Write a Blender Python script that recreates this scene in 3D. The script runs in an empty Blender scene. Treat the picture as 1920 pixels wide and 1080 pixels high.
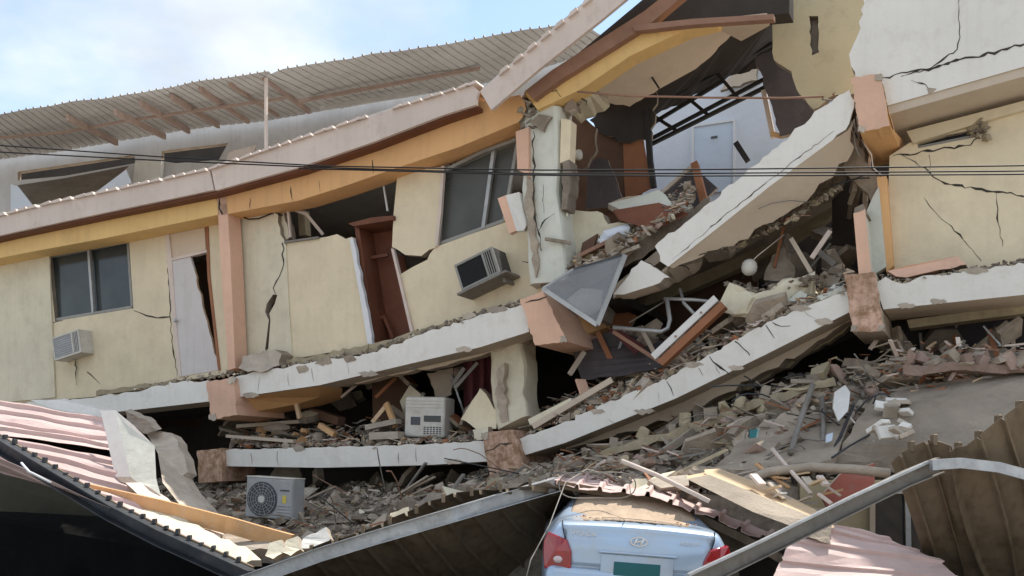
import bpy, bmesh, math, random
from mathutils import Vector, Matrix, noise
from mathutils.geometry import tessellate_polygon

# ------------------------------------------------------------------ camera
SC = bpy.context.scene
COL = SC.collection
FPX, HOR, CAMZ = 1850.0, 880.0, 1.55          # focal length and horizon row (1920 px wide picture), eye height
cam_d = bpy.data.cameras.new('camera')
cam = bpy.data.objects.new('camera', cam_d)
COL.objects.link(cam)
cam.location = (0, 0, CAMZ)
cam.rotation_euler = (math.radians(90), 0, 0)
cam_d.sensor_width = 36.0
cam_d.lens = FPX / 1920 * 36.0
cam_d.shift_y = (HOR - 540) / 1920
cam_d.clip_end = 3000
SC.camera = cam

# ------------------------------------------------------------------ sky and sun
SUNV = Vector((0.34, 0.30, 0.90)).normalized()
world = bpy.data.worlds.new('World')
SC.world = world
world.use_nodes = True
nt = world.node_tree
nt.nodes.clear()
w_out = nt.nodes.new('ShaderNodeOutputWorld')
w_bg = nt.nodes.new('ShaderNodeBackground')
w_bg.inputs['Strength'].default_value = 0.12
sky = nt.nodes.new('ShaderNodeTexSky')
sky.sky_type = 'NISHITA'
sky.sun_disc = False
sky.sun_elevation = math.asin(SUNV.z)
sky.sun_rotation = math.atan2(SUNV.x, SUNV.y)
sky.air_density = 1.2
sky.dust_density = 1.0
tc = nt.nodes.new('ShaderNodeTexCoord')
sep = nt.nodes.new('ShaderNodeSeparateXYZ')
nt.links.new(tc.outputs['Generated'], sep.inputs[0])
addz = nt.nodes.new('ShaderNodeMath'); addz.operation = 'ADD'; addz.inputs[1].default_value = 0.22
nt.links.new(sep.outputs[2], addz.inputs[0])
mz = nt.nodes.new('ShaderNodeMath'); mz.operation = 'MAXIMUM'; mz.inputs[1].default_value = 0.05
nt.links.new(addz.outputs[0], mz.inputs[0])
dx = nt.nodes.new('ShaderNodeMath'); dx.operation = 'DIVIDE'
dy = nt.nodes.new('ShaderNodeMath'); dy.operation = 'DIVIDE'
nt.links.new(sep.outputs[0], dx.inputs[0]); nt.links.new(mz.outputs[0], dx.inputs[1])
nt.links.new(sep.outputs[1], dy.inputs[0]); nt.links.new(mz.outputs[0], dy.inputs[1])
cmb = nt.nodes.new('ShaderNodeCombineXYZ')
nt.links.new(dx.outputs[0], cmb.inputs[0]); nt.links.new(dy.outputs[0], cmb.inputs[1])
cl1 = nt.nodes.new('ShaderNodeTexNoise')
cl1.inputs['Scale'].default_value = 1.25; cl1.inputs['Detail'].default_value = 7; cl1.inputs['Roughness'].default_value = 0.55
cl2 = nt.nodes.new('ShaderNodeTexNoise')
cl2.inputs['Scale'].default_value = 2.1; cl2.inputs['Detail'].default_value = 5
mpc = nt.nodes.new('ShaderNodeMapping'); mpc.inputs['Location'].default_value = (4.2, 1.3, 0)
nt.links.new(cmb.outputs[0], mpc.inputs[0])
nt.links.new(mpc.outputs[0], cl1.inputs['Vector'])
mpc2 = nt.nodes.new('ShaderNodeMapping'); mpc2.inputs['Location'].default_value = (9.0, 5.1, 0)
nt.links.new(cmb.outputs[0], mpc2.inputs[0])
nt.links.new(mpc2.outputs[0], cl2.inputs['Vector'])
cr = nt.nodes.new('ShaderNodeValToRGB')
cr.color_ramp.elements[0].position = 0.37; cr.color_ramp.elements[0].color = (0, 0, 0, 1)
cr.color_ramp.elements[1].position = 0.55; cr.color_ramp.elements[1].color = (1, 1, 1, 1)
nt.links.new(cl1.outputs[0], cr.inputs[0])
cg = nt.nodes.new('ShaderNodeValToRGB')
cg.color_ramp.elements[0].position = 0.36; cg.color_ramp.elements[0].color = (2.8, 3.15, 3.6, 1)
cg.color_ramp.elements[1].position = 0.60; cg.color_ramp.elements[1].color = (4.6, 4.9, 5.25, 1)
nt.links.new(cl2.outputs[0], cg.inputs[0])
skg = nt.nodes.new('ShaderNodeMix'); skg.data_type = 'RGBA'; skg.blend_type = 'MULTIPLY'
skg.inputs[0].default_value = 1.0
skg.inputs[7].default_value = (1.0, 1.0, 1.0, 1)
nt.links.new(sky.outputs[0], skg.inputs[6])
mixs = nt.nodes.new('ShaderNodeMix'); mixs.data_type = 'RGBA'
nt.links.new(cr.outputs[0], mixs.inputs[0])
nt.links.new(skg.outputs[2], mixs.inputs[6])
nt.links.new(cg.outputs[0], mixs.inputs[7])
nt.links.new(mixs.outputs[2], w_bg.inputs['Color'])
nt.links.new(w_bg.outputs[0], w_out.inputs['Surface'])

sun_d = bpy.data.lights.new('sun', 'SUN')
sun_d.energy = 3.2
sun_d.angle = math.radians(0.6)
sun_d.color = (1.0, 0.95, 0.87)
sun = bpy.data.objects.new('sun', sun_d)
sun.rotation_euler = SUNV.to_track_quat('Z', 'Y').to_euler()
COL.objects.link(sun)

SC.view_settings.view_transform = 'Standard'
SC.view_settings.look = 'None'
SC.view_settings.exposure = 0.90
SC.view_settings.gamma = 1.0
SC.view_settings.use_curve_mapping = False

# ------------------------------------------------------------------ geometry of the place
TH = math.radians(26)
NV = Vector((math.sin(TH), math.cos(TH), 0))       # into the building
UV = Vector((math.cos(TH), -math.sin(TH), 0))      # along the front, to the right
ZV = Vector((0, 0, 1))
D0 = 14.0

def F(x, y, d=0.0):
    """point on the vertical sheet d metres behind the building front"""
    tx = (x - 960) / FPX
    t = (D0 * math.cos(TH) + d) / (tx * math.sin(TH) + math.cos(TH))
    return Vector((tx * t, t, CAMZ + (HOR - y) / FPX * t))

def G(x, y, Y):
    """point at ground distance Y from the eye"""
    return Vector(((x - 960) / FPX * Y, Y, CAMZ + (HOR - y) / FPX * Y))

def plane_of(A, B, C):
    """the sheet through three points; gives where each line of sight meets it"""
    n = (B - A).cross(C - A)
    O = Vector((0, 0, CAMZ))
    def f(p):
        dv = Vector(((p[0] - 960) / FPX, 1.0, (HOR - p[1]) / FPX))
        return O + dv * ((A - O).dot(n) / dv.dot(n))
    return f

R = random.Random(7)

# ------------------------------------------------------------------ materials
MATS = {}
def mat(name, col, rough=0.75, var=0.12, scale=1.3, dirt=0.25, dirtcol=None, bump=0.15, bscale=45.0,
        metal=0.0, spec=0.3, streak=0.0, rand=0.06, coat=0.0, lo=0.52, hi=0.72):
    m = bpy.data.materials.new(name); m.use_nodes = True
    n = m.node_tree.nodes; L = m.node_tree.links
    b = n['Principled BSDF']
    b.inputs['Roughness'].default_value = rough
    b.inputs['Metallic'].default_value = metal
    b.inputs['Specular IOR Level'].default_value = spec
    b.inputs['Coat Weight'].default_value = coat
    b.inputs['Coat Roughness'].default_value = 0.08
    t = n.new('ShaderNodeTexCoord')
    oi = n.new('ShaderNodeObjectInfo')
    off = n.new('ShaderNodeVectorMath'); off.operation = 'ADD'
    sc_ = n.new('ShaderNodeMath'); sc_.operation = 'MULTIPLY'; sc_.inputs[1].default_value = 37.0
    L.new(oi.outputs['Random'], sc_.inputs[0])
    L.new(t.outputs['Object'], off.inputs[0]); L.new(sc_.outputs[0], off.inputs[1])
    n1 = n.new('ShaderNodeTexNoise'); n1.inputs['Scale'].default_value = scale; n1.inputs['Detail'].default_value = 6
    n1.inputs['Roughness'].default_value = 0.6
    L.new(off.outputs[0], n1.inputs['Vector'])
    c = Vector(col)
    r1 = n.new('ShaderNodeValToRGB')
    r1.color_ramp.elements[0].position = 0.3; r1.color_ramp.elements[1].position = 0.7
    r1.color_ramp.elements[0].color = (*(c * (1 - var)), 1)
    r1.color_ramp.elements[1].color = (*[min(0.95, v) for v in (c * (1 + var))], 1)
    L.new(n1.outputs[0], r1.inputs[0])
    last = r1.outputs[0]
    dc = dirtcol if dirtcol else tuple(c * 0.45)
    if dirt > 0:
        n2 = n.new('ShaderNodeTexNoise'); n2.inputs['Scale'].default_value = scale * 3.1; n2.inputs['Detail'].default_value = 9
        n2.inputs['Roughness'].default_value = 0.72
        L.new(off.outputs[0], n2.inputs['Vector'])
        r2 = n.new('ShaderNodeValToRGB')
        r2.color_ramp.elements[0].position = lo; r2.color_ramp.elements[0].color = (0, 0, 0, 1)
        r2.color_ramp.elements[1].position = hi; r2.color_ramp.elements[1].color = (dirt, dirt, dirt, 1)
        L.new(n2.outputs[0], r2.inputs[0])
        mx = n.new('ShaderNodeMix'); mx.data_type = 'RGBA'
        mx.inputs[7].default_value = (*dc, 1)
        L.new(r2.outputs[0], mx.inputs[0]); L.new(last, mx.inputs[6])
        last = mx.outputs[2]
    if streak > 0:
        mp = n.new('ShaderNodeMapping'); mp.inputs['Scale'].default_value = (7, 7, 0.5)
        L.new(off.outputs[0], mp.inputs[0])
        n3 = n.new('ShaderNodeTexNoise'); n3.inputs['Scale'].default_value = 1.6; n3.inputs['Detail'].default_value = 5
        L.new(mp.outputs[0], n3.inputs['Vector'])
        r3 = n.new('ShaderNodeValToRGB')
        r3.color_ramp.elements[0].position = lo - 0.02; r3.color_ramp.elements[0].color = (0, 0, 0, 1)
        r3.color_ramp.elements[1].position = 0.75; r3.color_ramp.elements[1].color = (streak, streak, streak, 1)
        L.new(n3.outputs[0], r3.inputs[0])
        mx = n.new('ShaderNodeMix'); mx.data_type = 'RGBA'
        mx.inputs[7].default_value = (*dc, 1)
        L.new(r3.outputs[0], mx.inputs[0]); L.new(last, mx.inputs[6])
        last = mx.outputs[2]
    if rand > 0:
        hs = n.new('ShaderNodeHueSaturation')
        mr = n.new('ShaderNodeMapRange'); mr.inputs[3].default_value = 1 - rand; mr.inputs[4].default_value = 1 + rand
        L.new(oi.outputs['Random'], mr.inputs[0]); L.new(mr.outputs[0], hs.inputs['Value'])
        L.new(last, hs.inputs['Color'])
        last = hs.outputs[0]
    L.new(last, b.inputs['Base Color'])
    if bump > 0:
        nb = n.new('ShaderNodeTexNoise'); nb.inputs['Scale'].default_value = bscale; nb.inputs['Detail'].default_value = 4
        L.new(t.outputs['Object'], nb.inputs['Vector'])
        bp = n.new('ShaderNodeBump'); bp.inputs['Strength'].default_value = bump; bp.inputs['Distance'].default_value = 0.02
        nb2 = n.new('ShaderNodeTexNoise'); nb2.inputs['Scale'].default_value = 3.2; nb2.inputs['Detail'].default_value = 3
        L.new(off.outputs[0], nb2.inputs['Vector'])
        bp2 = n.new('ShaderNodeBump'); bp2.inputs['Strength'].default_value = 0.35; bp2.inputs['Distance'].default_value = 0.06
        L.new(nb2.outputs[0], bp2.inputs['Height']); L.new(bp2.outputs[0], bp.inputs['Normal'])
        L.new(nb.outputs[0], bp.inputs['Height']); L.new(bp.outputs[0], b.inputs['Normal'])
    MATS[name] = m
    return m

DUST = (0.34, 0.31, 0.27)
mat('cream', (0.75, 0.645, 0.455), 0.85, 0.08, 1.1, 0.45, (0.56, 0.47, 0.34), 0.14, streak=0.18, lo=0.48)
mat('cream_pale', (0.68, 0.62, 0.47), 0.85, 0.08, 1.1, 0.5, (0.48, 0.42, 0.32), 0.14, streak=0.2, lo=0.48)
mat('olive_wall', (0.54, 0.455, 0.29), 0.85, 0.08, 0.9, 0.4, None, 0.1)
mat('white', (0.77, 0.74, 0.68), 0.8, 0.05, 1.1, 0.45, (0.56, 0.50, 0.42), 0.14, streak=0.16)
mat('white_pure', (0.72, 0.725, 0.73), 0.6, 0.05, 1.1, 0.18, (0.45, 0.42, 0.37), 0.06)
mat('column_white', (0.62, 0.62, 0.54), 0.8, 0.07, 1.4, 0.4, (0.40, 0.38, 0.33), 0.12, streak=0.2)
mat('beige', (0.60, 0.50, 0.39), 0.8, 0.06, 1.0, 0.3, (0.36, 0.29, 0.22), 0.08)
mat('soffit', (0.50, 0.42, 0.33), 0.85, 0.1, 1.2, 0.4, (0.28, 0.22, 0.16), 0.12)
mat('orange', (0.76, 0.44, 0.20), 0.8, 0.08, 0.8, 0.4, (0.50, 0.29, 0.15), 0.1, streak=0.25)
mat('yellow_orange', (0.79, 0.53, 0.22), 0.8, 0.08, 0.8, 0.4, (0.50, 0.34, 0.16), 0.1, streak=0.25)
mat('pink', (0.72, 0.455, 0.325), 0.82, 0.08, 1.6, 0.45, (0.52, 0.35, 0.26), 0.14, streak=0.25)
mat('pink_stained', (0.62, 0.41, 0.31), 0.88, 0.2, 2.6, 0.85, (0.24, 0.135, 0.065), 0.35, streak=0.6, lo=0.42, hi=0.60)
mat('fascia', (0.66, 0.555, 0.485), 0.75, 0.08, 0.9, 0.5, (0.44, 0.34, 0.28), 0.08, streak=0.18)
mat('concrete', (0.315, 0.258, 0.20), 0.92, 0.3, 4.0, 0.5, (0.15, 0.12, 0.092), 0.6, 30, rand=0.35)
mat('concrete_pale', (0.46, 0.395, 0.32), 0.92, 0.22, 4.0, 0.45, (0.26, 0.215, 0.17), 0.5, 30, rand=0.25)
mat('concrete_dusty', (0.365, 0.305, 0.24), 0.95, 0.22, 1.6, 0.55, (0.21, 0.17, 0.13), 0.5, 30, rand=0.2)
mat('rubble_bed', (0.26, 0.22, 0.175), 0.95, 0.4, 5.0, 0.6, (0.12, 0.095, 0.075), 0.9, 18)
mat('brick', (0.335, 0.235, 0.19), 0.9, 0.2, 5.0, 0.4, DUST, 0.4, 40, rand=0.25)
mat('block_yellow', (0.40, 0.335, 0.225), 0.9, 0.2, 4.0, 0.5, (0.24, 0.20, 0.14), 0.4, 40, rand=0.2)
mat('roof_old', (0.56, 0.54, 0.515), 0.65, 0.12, 0.7, 0.45, (0.41, 0.34, 0.29), 0.05, metal=0.05, streak=0.25)
mat('roof_pink', (0.58, 0.43, 0.40), 0.6, 0.1, 1.2, 0.7, (0.46, 0.38, 0.33), 0.08, metal=0.0, streak=0.3)
mat('roof_brown', (0.185, 0.14, 0.092), 0.6, 0.25, 0.9, 0.6, (0.075, 0.05, 0.03), 0.06, metal=0.1, streak=0.5)
mat('rafter_brown', (0.40, 0.29, 0.24), 0.8, 0.15, 2.0, 0.3, None, 0.1)
mat('olive_dark', (0.085, 0.077, 0.055), 0.9, 0.15, 1.0, 0.3, None, 0.1)  # olive wall colour darkened to carry the shade under the left canopy
mat('black_shade', (0.010, 0.010, 0.010), 0.95, 0.3, 1.0, 0.3, (0.02, 0.018, 0.015), 0.1, spec=0.05)  # near-black colour standing in for deep shade at lower left
mat('rust_wood', (0.30, 0.17, 0.115), 0.8, 0.15, 2.0, 0.3, None, 0.1)
mat('wood_dark', (0.165, 0.062, 0.034), 0.6, 0.2, 2.0, 0.3, (0.06, 0.025, 0.015), 0.06)
mat('wood_mid', (0.30, 0.125, 0.06), 0.6, 0.18, 2.0, 0.3, None, 0.06)
mat('lumber', (0.56, 0.335, 0.16), 0.8, 0.18, 2.5, 0.55, (0.46, 0.36, 0.26), 0.2, streak=0.35)
mat('lumber_pale', (0.60, 0.44, 0.28), 0.8, 0.15, 2.5, 0.4, (0.36, 0.24, 0.14), 0.2)
mat('steel_galv', (0.46, 0.47, 0.48), 0.45, 0.2, 6.0, 0.5, (0.20, 0.20, 0.20), 0.05, metal=0.55)
mat('steel_dark', (0.055, 0.06, 0.068), 0.45, 0.25, 3.0, 0.5, (0.14, 0.11, 0.09), 0.08, metal=0.4)
mat('steel_grey', (0.24, 0.22, 0.195), 0.6, 0.2, 3.0, 0.6, (0.13, 0.09, 0.06), 0.08, metal=0.3)
mat('black_metal', (0.025, 0.022, 0.020), 0.6, 0.2, 3.0, 0.4, (0.08, 0.04, 0.03), 0.05)
mat('frame_grey', (0.30, 0.29, 0.26), 0.5, 0.1, 3.0, 0.4, None, 0.04, metal=0.2)
mat('alu', (0.42, 0.42, 0.41), 0.45, 0.15, 3.0, 0.5, (0.25, 0.235, 0.21), 0.03, metal=0.4)
mat('plastic_white', (0.60, 0.575, 0.52), 0.55, 0.08, 2.0, 0.6, (0.36, 0.30, 0.23), 0.03, lo=0.46)
mat('plastic_grey', (0.38, 0.39, 0.40), 0.55, 0.08, 2.0, 0.6, (0.30, 0.265, 0.22), 0.03, lo=0.46)
mat('grille_dark', (0.085, 0.09, 0.10), 0.6, 0.1, 2.0, 0.3, DUST, 0.03)
mat('dark_interior', (0.05, 0.042, 0.036), 0.95, 0.3, 1.0, 0.3, None, 0.1)  # near-black colour stands in for the shade of deep rooms
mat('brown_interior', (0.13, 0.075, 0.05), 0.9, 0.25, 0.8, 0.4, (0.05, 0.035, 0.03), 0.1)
mat('maroon', (0.10, 0.028, 0.03), 0.9, 0.2, 2.0, 0.3, (0.05, 0.02, 0.02), 0.1)
mat('charcoal_sheet', (0.085, 0.072, 0.075), 0.8, 0.2, 1.5, 0.4, (0.15, 0.13, 0.12), 0.1)
mat('white_wall_blue', (0.62, 0.65, 0.70), 0.7, 0.04, 0.8, 0.15, None, 0.04)
mat('door_blue', (0.56, 0.63, 0.72), 0.55, 0.04, 0.8, 0.15, None, 0.03)
mat('door_white', (0.64, 0.60, 0.575), 0.6, 0.05, 0.9, 0.35, (0.42, 0.36, 0.32), 0.05, streak=0.25)
mat('panel_beige', (0.60, 0.49, 0.37), 0.7, 0.05, 0.9, 0.3, None, 0.04)
mat('cable_black', (0.012, 0.012, 0.013), 0.6, 0.1, 3.0, 0.0, None, 0.0)
mat('crack_dark', (0.055, 0.048, 0.04), 0.95, 0.3, 9.0, 0.3, None, 0.2)
mat('street_concrete', (0.30, 0.275, 0.24), 0.9, 0.2, 1.5, 0.5, (0.18, 0.16, 0.135), 0.4, 60)
mat('crack_soft', (0.36, 0.32, 0.27), 0.95, 0.3, 9.0, 0.3, None, 0.2)
mat('ground_shade', (0.045, 0.043, 0.040), 0.9, 0.25, 1.5, 0.3, (0.08, 0.07, 0.06), 0.4, 60)
mat('car_paint', (0.43, 0.55, 0.70), 0.30, 0.03, 1.0, 0.5, (0.48, 0.42, 0.35), 0.0, metal=0.3, spec=0.5, coat=0.6, rand=0, lo=0.46, hi=0.75)
mat('car_dust', (0.45, 0.345, 0.25), 0.95, 0.15, 7.0, 0.6, (0.20, 0.13, 0.085), 0.35, 90, rand=0)
mat('car_glass', (0.015, 0.017, 0.02), 0.08, 0.1, 2.0, 0.0, None, 0.0, spec=0.6)
mat('tail_red', (0.34, 0.008, 0.012), 0.12, 0.25, 14.0, 0.3, (0.08, 0.0, 0.0), 0.0, spec=0.6, coat=0.8)
mat('tail_clear', (0.62, 0.50, 0.50), 0.15, 0.1, 9.0, 0.2, None, 0.0, spec=0.6, coat=0.8)
mat('chrome', (0.62, 0.63, 0.65), 0.18, 0.05, 3.0, 0.1, None, 0.0, metal=1.0)
mat('rubber', (0.02, 0.02, 0.021), 0.85, 0.2, 3.0, 0.4, DUST, 0.1)
mat('plate_teal', (0.02, 0.14, 0.15), 0.4, 0.05, 3.0, 0.2, None, 0.0)
mat('sticker_yellow', (0.68, 0.56, 0.10), 0.5, 0.05, 3.0, 0.1, None, 0.0)
mat('paper', (0.66, 0.64, 0.60), 0.9, 0.1, 3.0, 0.3, None, 0.1)
mat('red_panel', (0.30, 0.09, 0.06), 0.7, 0.15, 2.0, 0.5, (0.26, 0.19, 0.16), 0.08)

def glass(name, col, rough, trans):
    m = bpy.data.materials.new(name); m.use_nodes = True
    n = m.node_tree.nodes; L = m.node_tree.links
    b = n['Principled BSDF']
    t = n.new('ShaderNodeTexCoord')
    nn = n.new('ShaderNodeTexNoise'); nn.inputs['Scale'].default_value = 1.7; nn.inputs['Detail'].default_value = 5
    L.new(t.outputs['Object'], nn.inputs['Vector'])
    r = n.new('ShaderNodeValToRGB')
    r.color_ramp.elements[0].position = 0.35; r.color_ramp.elements[1].position = 0.7
    r.color_ramp.elements[0].color = (*col, 1); r.color_ramp.elements[1].color = (*[v * 1.5 + 0.008 for v in col], 1)
    L.new(nn.outputs[0], r.inputs[0]); L.new(r.outputs[0], b.inputs['Base Color'])
    b.inputs['Roughness'].default_value = rough
    b.inputs['Specular IOR Level'].default_value = 0.5
    b.inputs['Alpha'].default_value = 1 - trans
    MATS[name] = m
glass('window_glass', (0.035, 0.04, 0.04), 0.13, 0.0)
glass('window_glass_dusty', (0.07, 0.07, 0.062), 0.35, 0.25)
glass('door_glass', (0.02, 0.022, 0.025), 0.12, 0.0)
glass('loose_glass', (0.27, 0.275, 0.28), 0.3, 0.55)

# ------------------------------------------------------------------ object helpers
ORG = {}
def mk(name, V, Fc, mats, parent=None, mi=None, smooth=False, org=None):
    """one mesh object; V in the parent's frame (world for top-level)"""
    V = [Vector(v) for v in V]
    if org is None:
        lo = Vector((min(v.x for v in V), min(v.y for v in V), min(v.z for v in V)))
        hi = Vector((max(v.x for v in V), max(v.y for v in V), max(v.z for v in V)))
        c = (lo + hi) / 2
        if parent is None:
            c.z = lo.z
    else:
        c = Vector(org)
    me = bpy.data.meshes.new(name)
    me.from_pydata([tuple(v - c) for v in V], [], [tuple(f) for f in Fc])
    if isinstance(mats, str):
        mats = [mats]
    for m in mats:
        me.materials.append(MATS[m])
    if mi:
        me.polygons.foreach_set('material_index', mi)
    bm = bmesh.new(); bm.from_mesh(me)
    bmesh.ops.recalc_face_normals(bm, faces=bm.faces)
    bm.to_mesh(me); bm.free()
    if smooth:
        me.polygons.foreach_set('use_smooth', [True] * len(me.polygons))
    o = bpy.data.objects.new(name, me)
    COL.objects.link(o)
    if parent:
        o.parent = parent
        o.location = c - ORG[parent]
    else:
        o.location = c
    ORG[o] = c
    return o

def tag(o, label, cat=None, group=None, kind=None):
    o['label'] = label
    if cat: o['category'] = cat
    if group: o['group'] = group
    if cat and not kind: kind = 'thing'
    if kind: o['kind'] = kind
    return o

def thing(name, label, cat, loc=None, M=None, group=None):
    o = bpy.data.objects.new(name, None)
    o.empty_display_size = 0.3
    COL.objects.link(o)
    if M is not None:
        o.matrix_world = M
        ORG[o] = Vector((0, 0, 0))
    else:
        o.location = loc
        ORG[o] = Vector(loc)
    return tag(o, label, cat, group)

def frame(x, y, d, roll=0.0, yaw=0.0, pitch=0.0, Y=None):
    """local frame on the building front: X along it, Y into it, Z up"""
    p = G(x, y, Y) if Y else F(x, y, d)
    B = Matrix((UV, NV, ZV)).transposed().to_4x4()
    return Matrix.Translation(p) @ B @ Matrix.Rotation(yaw, 4, 'Z') @ Matrix.Rotation(-roll, 4, 'Y') @ Matrix.Rotation(pitch, 4, 'X')

def jagline(p, q, amp, step, rnd):
    dx, dy = q[0] - p[0], q[1] - p[1]
    ln = math.hypot(dx, dy)
    k = max(1, int(ln / step))
    out = [p]
    for i in range(1, k):
        t = (i + rnd.uniform(-0.3, 0.3)) / k
        o = rnd.uniform(-amp, amp)
        w = tuple(p[j] + (q[j] - p[j]) * t for j in range(len(p)))
        out.append((w[0] - dy / ln * o, w[1] + dx / ln * o) + tuple(w[2:]))
    return out

def plate(name, pts, mats, parent=None, d=0.0, th=0.15, holes=(), j=(), amp=4.0, step=11.0, side=None, jm='concrete',
          proj=None, vec=None, hjag=0.0, seed=None):
    """outline (picture columns/rows, optional own depth) stood at its depth and given thickness"""
    rnd = random.Random(seed if seed is not None else (sum(map(ord, name)) * 31 + round(pts[0][0]) * 7 + round(pts[0][1])) & 0xffff)
    n = len(pts)
    if j == 'all': j = range(n)
    js = set(j)
    loop, flags = [], []
    full = [p if len(p) > 2 else (p[0], p[1], d) for p in pts]
    for i in range(n):
        p, q = full[i], full[(i + 1) % n]
        if i in js:
            seg = jagline(p, q, amp, step, rnd)
        else:
            seg = [p]
        loop += seg
        flags += [1 if i in js else 0] * len(seg)
    loops, fl = [loop], [flags]
    for h in holes:
        hf = [p if len(p) > 2 else (p[0], p[1], d) for p in h]
        if hjag:
            hh = []
            for i in range(len(hf)):
                hh += jagline(hf[i], hf[(i + 1) % len(hf)], hjag, 9.0, rnd)
            hf = hh
        loops.append(hf); fl.append([2] * len(hf))
    P = proj or (lambda p: F(p[0], p[1], p[2]))
    L3 = [[P(p) for p in lp] for lp in loops]
    ev = (NV * th) if vec is None else Vector(vec)
    allv = [v for lp in L3 for v in lp]
    tris = tessellate_polygon(L3)
    N = len(allv)
    V = allv + [v + ev for v in allv]
    Fc = [tuple(t) for t in tris] + [tuple(i + N for i in reversed(t)) for t in tris]
    if isinstance(mats, str): mats = [mats]
    ml = [mats[0], side or mats[0], jm]
    mi = [0] * len(tris) + [0 if len(mats) == 1 else 1] * len(tris)
    if len(mats) > 1:
        ml[1] = side or mats[1]
    s = 0
    for lp, f in zip(L3, fl):
        k = len(lp)
        for i in range(k):
            a, b = s + i, s + (i + 1) % k
            Fc.append((a, b, b + N, a + N))
            mi.append(2 if f[i] == 1 else (1 if f[i] == 0 else 2))
        s += k
    return mk(name, V, Fc, ml, parent, mi)

def sweep(path, prof, up=ZV, closed=True, cap=True):
    """profile (list of 2-D points: side, up) carried along a path"""
    path = [Vector(p) for p in path]
    V, Fc = [], []
    k = len(prof)
    for i, p in enumerate(path):
        a = path[max(0, i - 1)]; b = path[min(len(path) - 1, i + 1)]
        t = (b - a).normalized()
        s = t.cross(up)
        if s.length < 1e-4: s = t.cross(Vector((1, 0, 0)))
        s.normalize()
        w = s.cross(t).normalized()
        for (x, y) in prof:
            V.append(p + s * x + w * y)
    for i in range(len(path) - 1):
        for q in range(k):
            a, b = i * k + q, i * k + (q + 1) % k
            Fc.append((a, b, b + k, a + k))
    if cap:
        Fc.append(tuple(range(k - 1, -1, -1)))
        Fc.append(tuple(range((len(path) - 1) * k, len(path) * k)))
    return V, Fc

def circ(r, n=8):
    return [(r * math.cos(2 * math.pi * i / n), r * math.sin(2 * math.pi * i / n)) for i in range(n)]
def rect(w, h):
    return [(-w / 2, -h / 2), (w / 2, -h / 2), (w / 2, h / 2), (-w / 2, h / 2)]
def channel(w, h, t=0.012):
    return [(-w / 2, -h / 2), (w / 2, -h / 2), (w / 2, -h / 2 + t), (-w / 2 + t, -h / 2 + t),
            (-w / 2 + t, h / 2 - t), (w / 2, h / 2 - t), (w / 2, h / 2), (-w / 2, h / 2)]

def tube(name, path, r, m, parent=None, n=8, smooth=True):
    V, Fc = sweep(path, circ(r, n))
    return mk(name, V, Fc, m, parent, smooth=smooth)
def bar(name, path, w, h, m, parent=None, up=ZV, prof=None):
    V, Fc = sweep(path, prof or rect(w, h), up)
    return mk(name, V, Fc, m, parent)

def bx(c, s, bev=0.0, seg=1):
    """bevelled box: verts, faces"""
    bm = bmesh.new()
    bmesh.ops.create_cube(bm, size=1)
    for v in bm.verts:
        v.co = Vector((v.co.x * s[0] + c[0], v.co.y * s[1] + c[1], v.co.z * s[2] + c[2]))
    if bev:
        bmesh.ops.bevel(bm, geom=bm.edges[:] + bm.verts[:], offset=bev, segments=seg, affect='EDGES', profile=0.5)
    bm.verts.index_update()
    V = [v.co.copy() for v in bm.verts]; Fc = [[v.index for v in f.verts] for f in bm.faces]
    bm.free()
    return V, Fc
def join(parts):
    V, Fc = [], []
    for v, f in parts:
        o = len(V); V += v; Fc += [[i + o for i in q] for q in f]
    return V, Fc
def lathe(prof, n=24, axis='Y'):
    V, Fc = [], []
    for (r, h) in prof:
        for i in range(n):
            a = 2 * math.pi * i / n
            V.append(Vector((r * math.cos(a), h, r * math.sin(a))) if axis == 'Y' else Vector((r * math.cos(a), r * math.sin(a), h)))
    for k in range(len(prof) - 1):
        for i in range(n):
            a, b = k * n + i, k * n + (i + 1) % n
            Fc.append((a, b, b + n, a + n))
    Fc.append(tuple(range(n))); Fc.append(tuple(range((len(prof) - 1) * n, len(prof) * n)))
    return V, Fc

# rubble shapes -------------------------------------------------------
HULLS = []
for s in range(16):
    bm = bmesh.new()
    rr = random.Random(100 + s)
    for k in range(13):
        v = Vector((rr.uniform(-1, 1), rr.uniform(-1, 1), rr.uniform(-1, 1)))
        m_ = max(abs(v.x), abs(v.y), abs(v.z))
        bm.verts.new(v / m_ * rr.uniform(0.8, 1.0) * 0.5)
    res = bmesh.ops.convex_hull(bm, input=bm.verts[:])
    junk = [e for e in res['geom_interior'] if isinstance(e, bmesh.types.BMVert)]
    if junk: bmesh.ops.delete(bm, geom=junk, context='VERTS')
    bm.verts.index_update()
    HULLS.append(([v.co.copy() for v in bm.verts], [[v.index for v in f.verts] for f in bm.faces]))
    bm.free()

def chunk_at(p, size, rnd, flat=0.6, long=1.4):
    V, Fc = HULLS[rnd.randrange(len(HULLS))]
    Mx = Matrix.Rotation(rnd.uniform(0, 6.28), 3, 'Z') @ Matrix.Rotation(rnd.gauss(0, 0.45), 3, 'X') @ Matrix.Rotation(rnd.gauss(0, 0.45), 3, 'Y')
    sx, sy, sz = size * rnd.uniform(0.8, long), size * rnd.uniform(0.6, 1.1), size * rnd.uniform(0.35, 0.9) * flat / 0.6
    if rnd.random() < 0.3:                      # splinters and flakes
        sx *= 1.9; sz *= 0.35
    return [Mx @ Vector((v.x * sx, v.y * sy, v.z * sz)) + p for v in V], Fc

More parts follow.
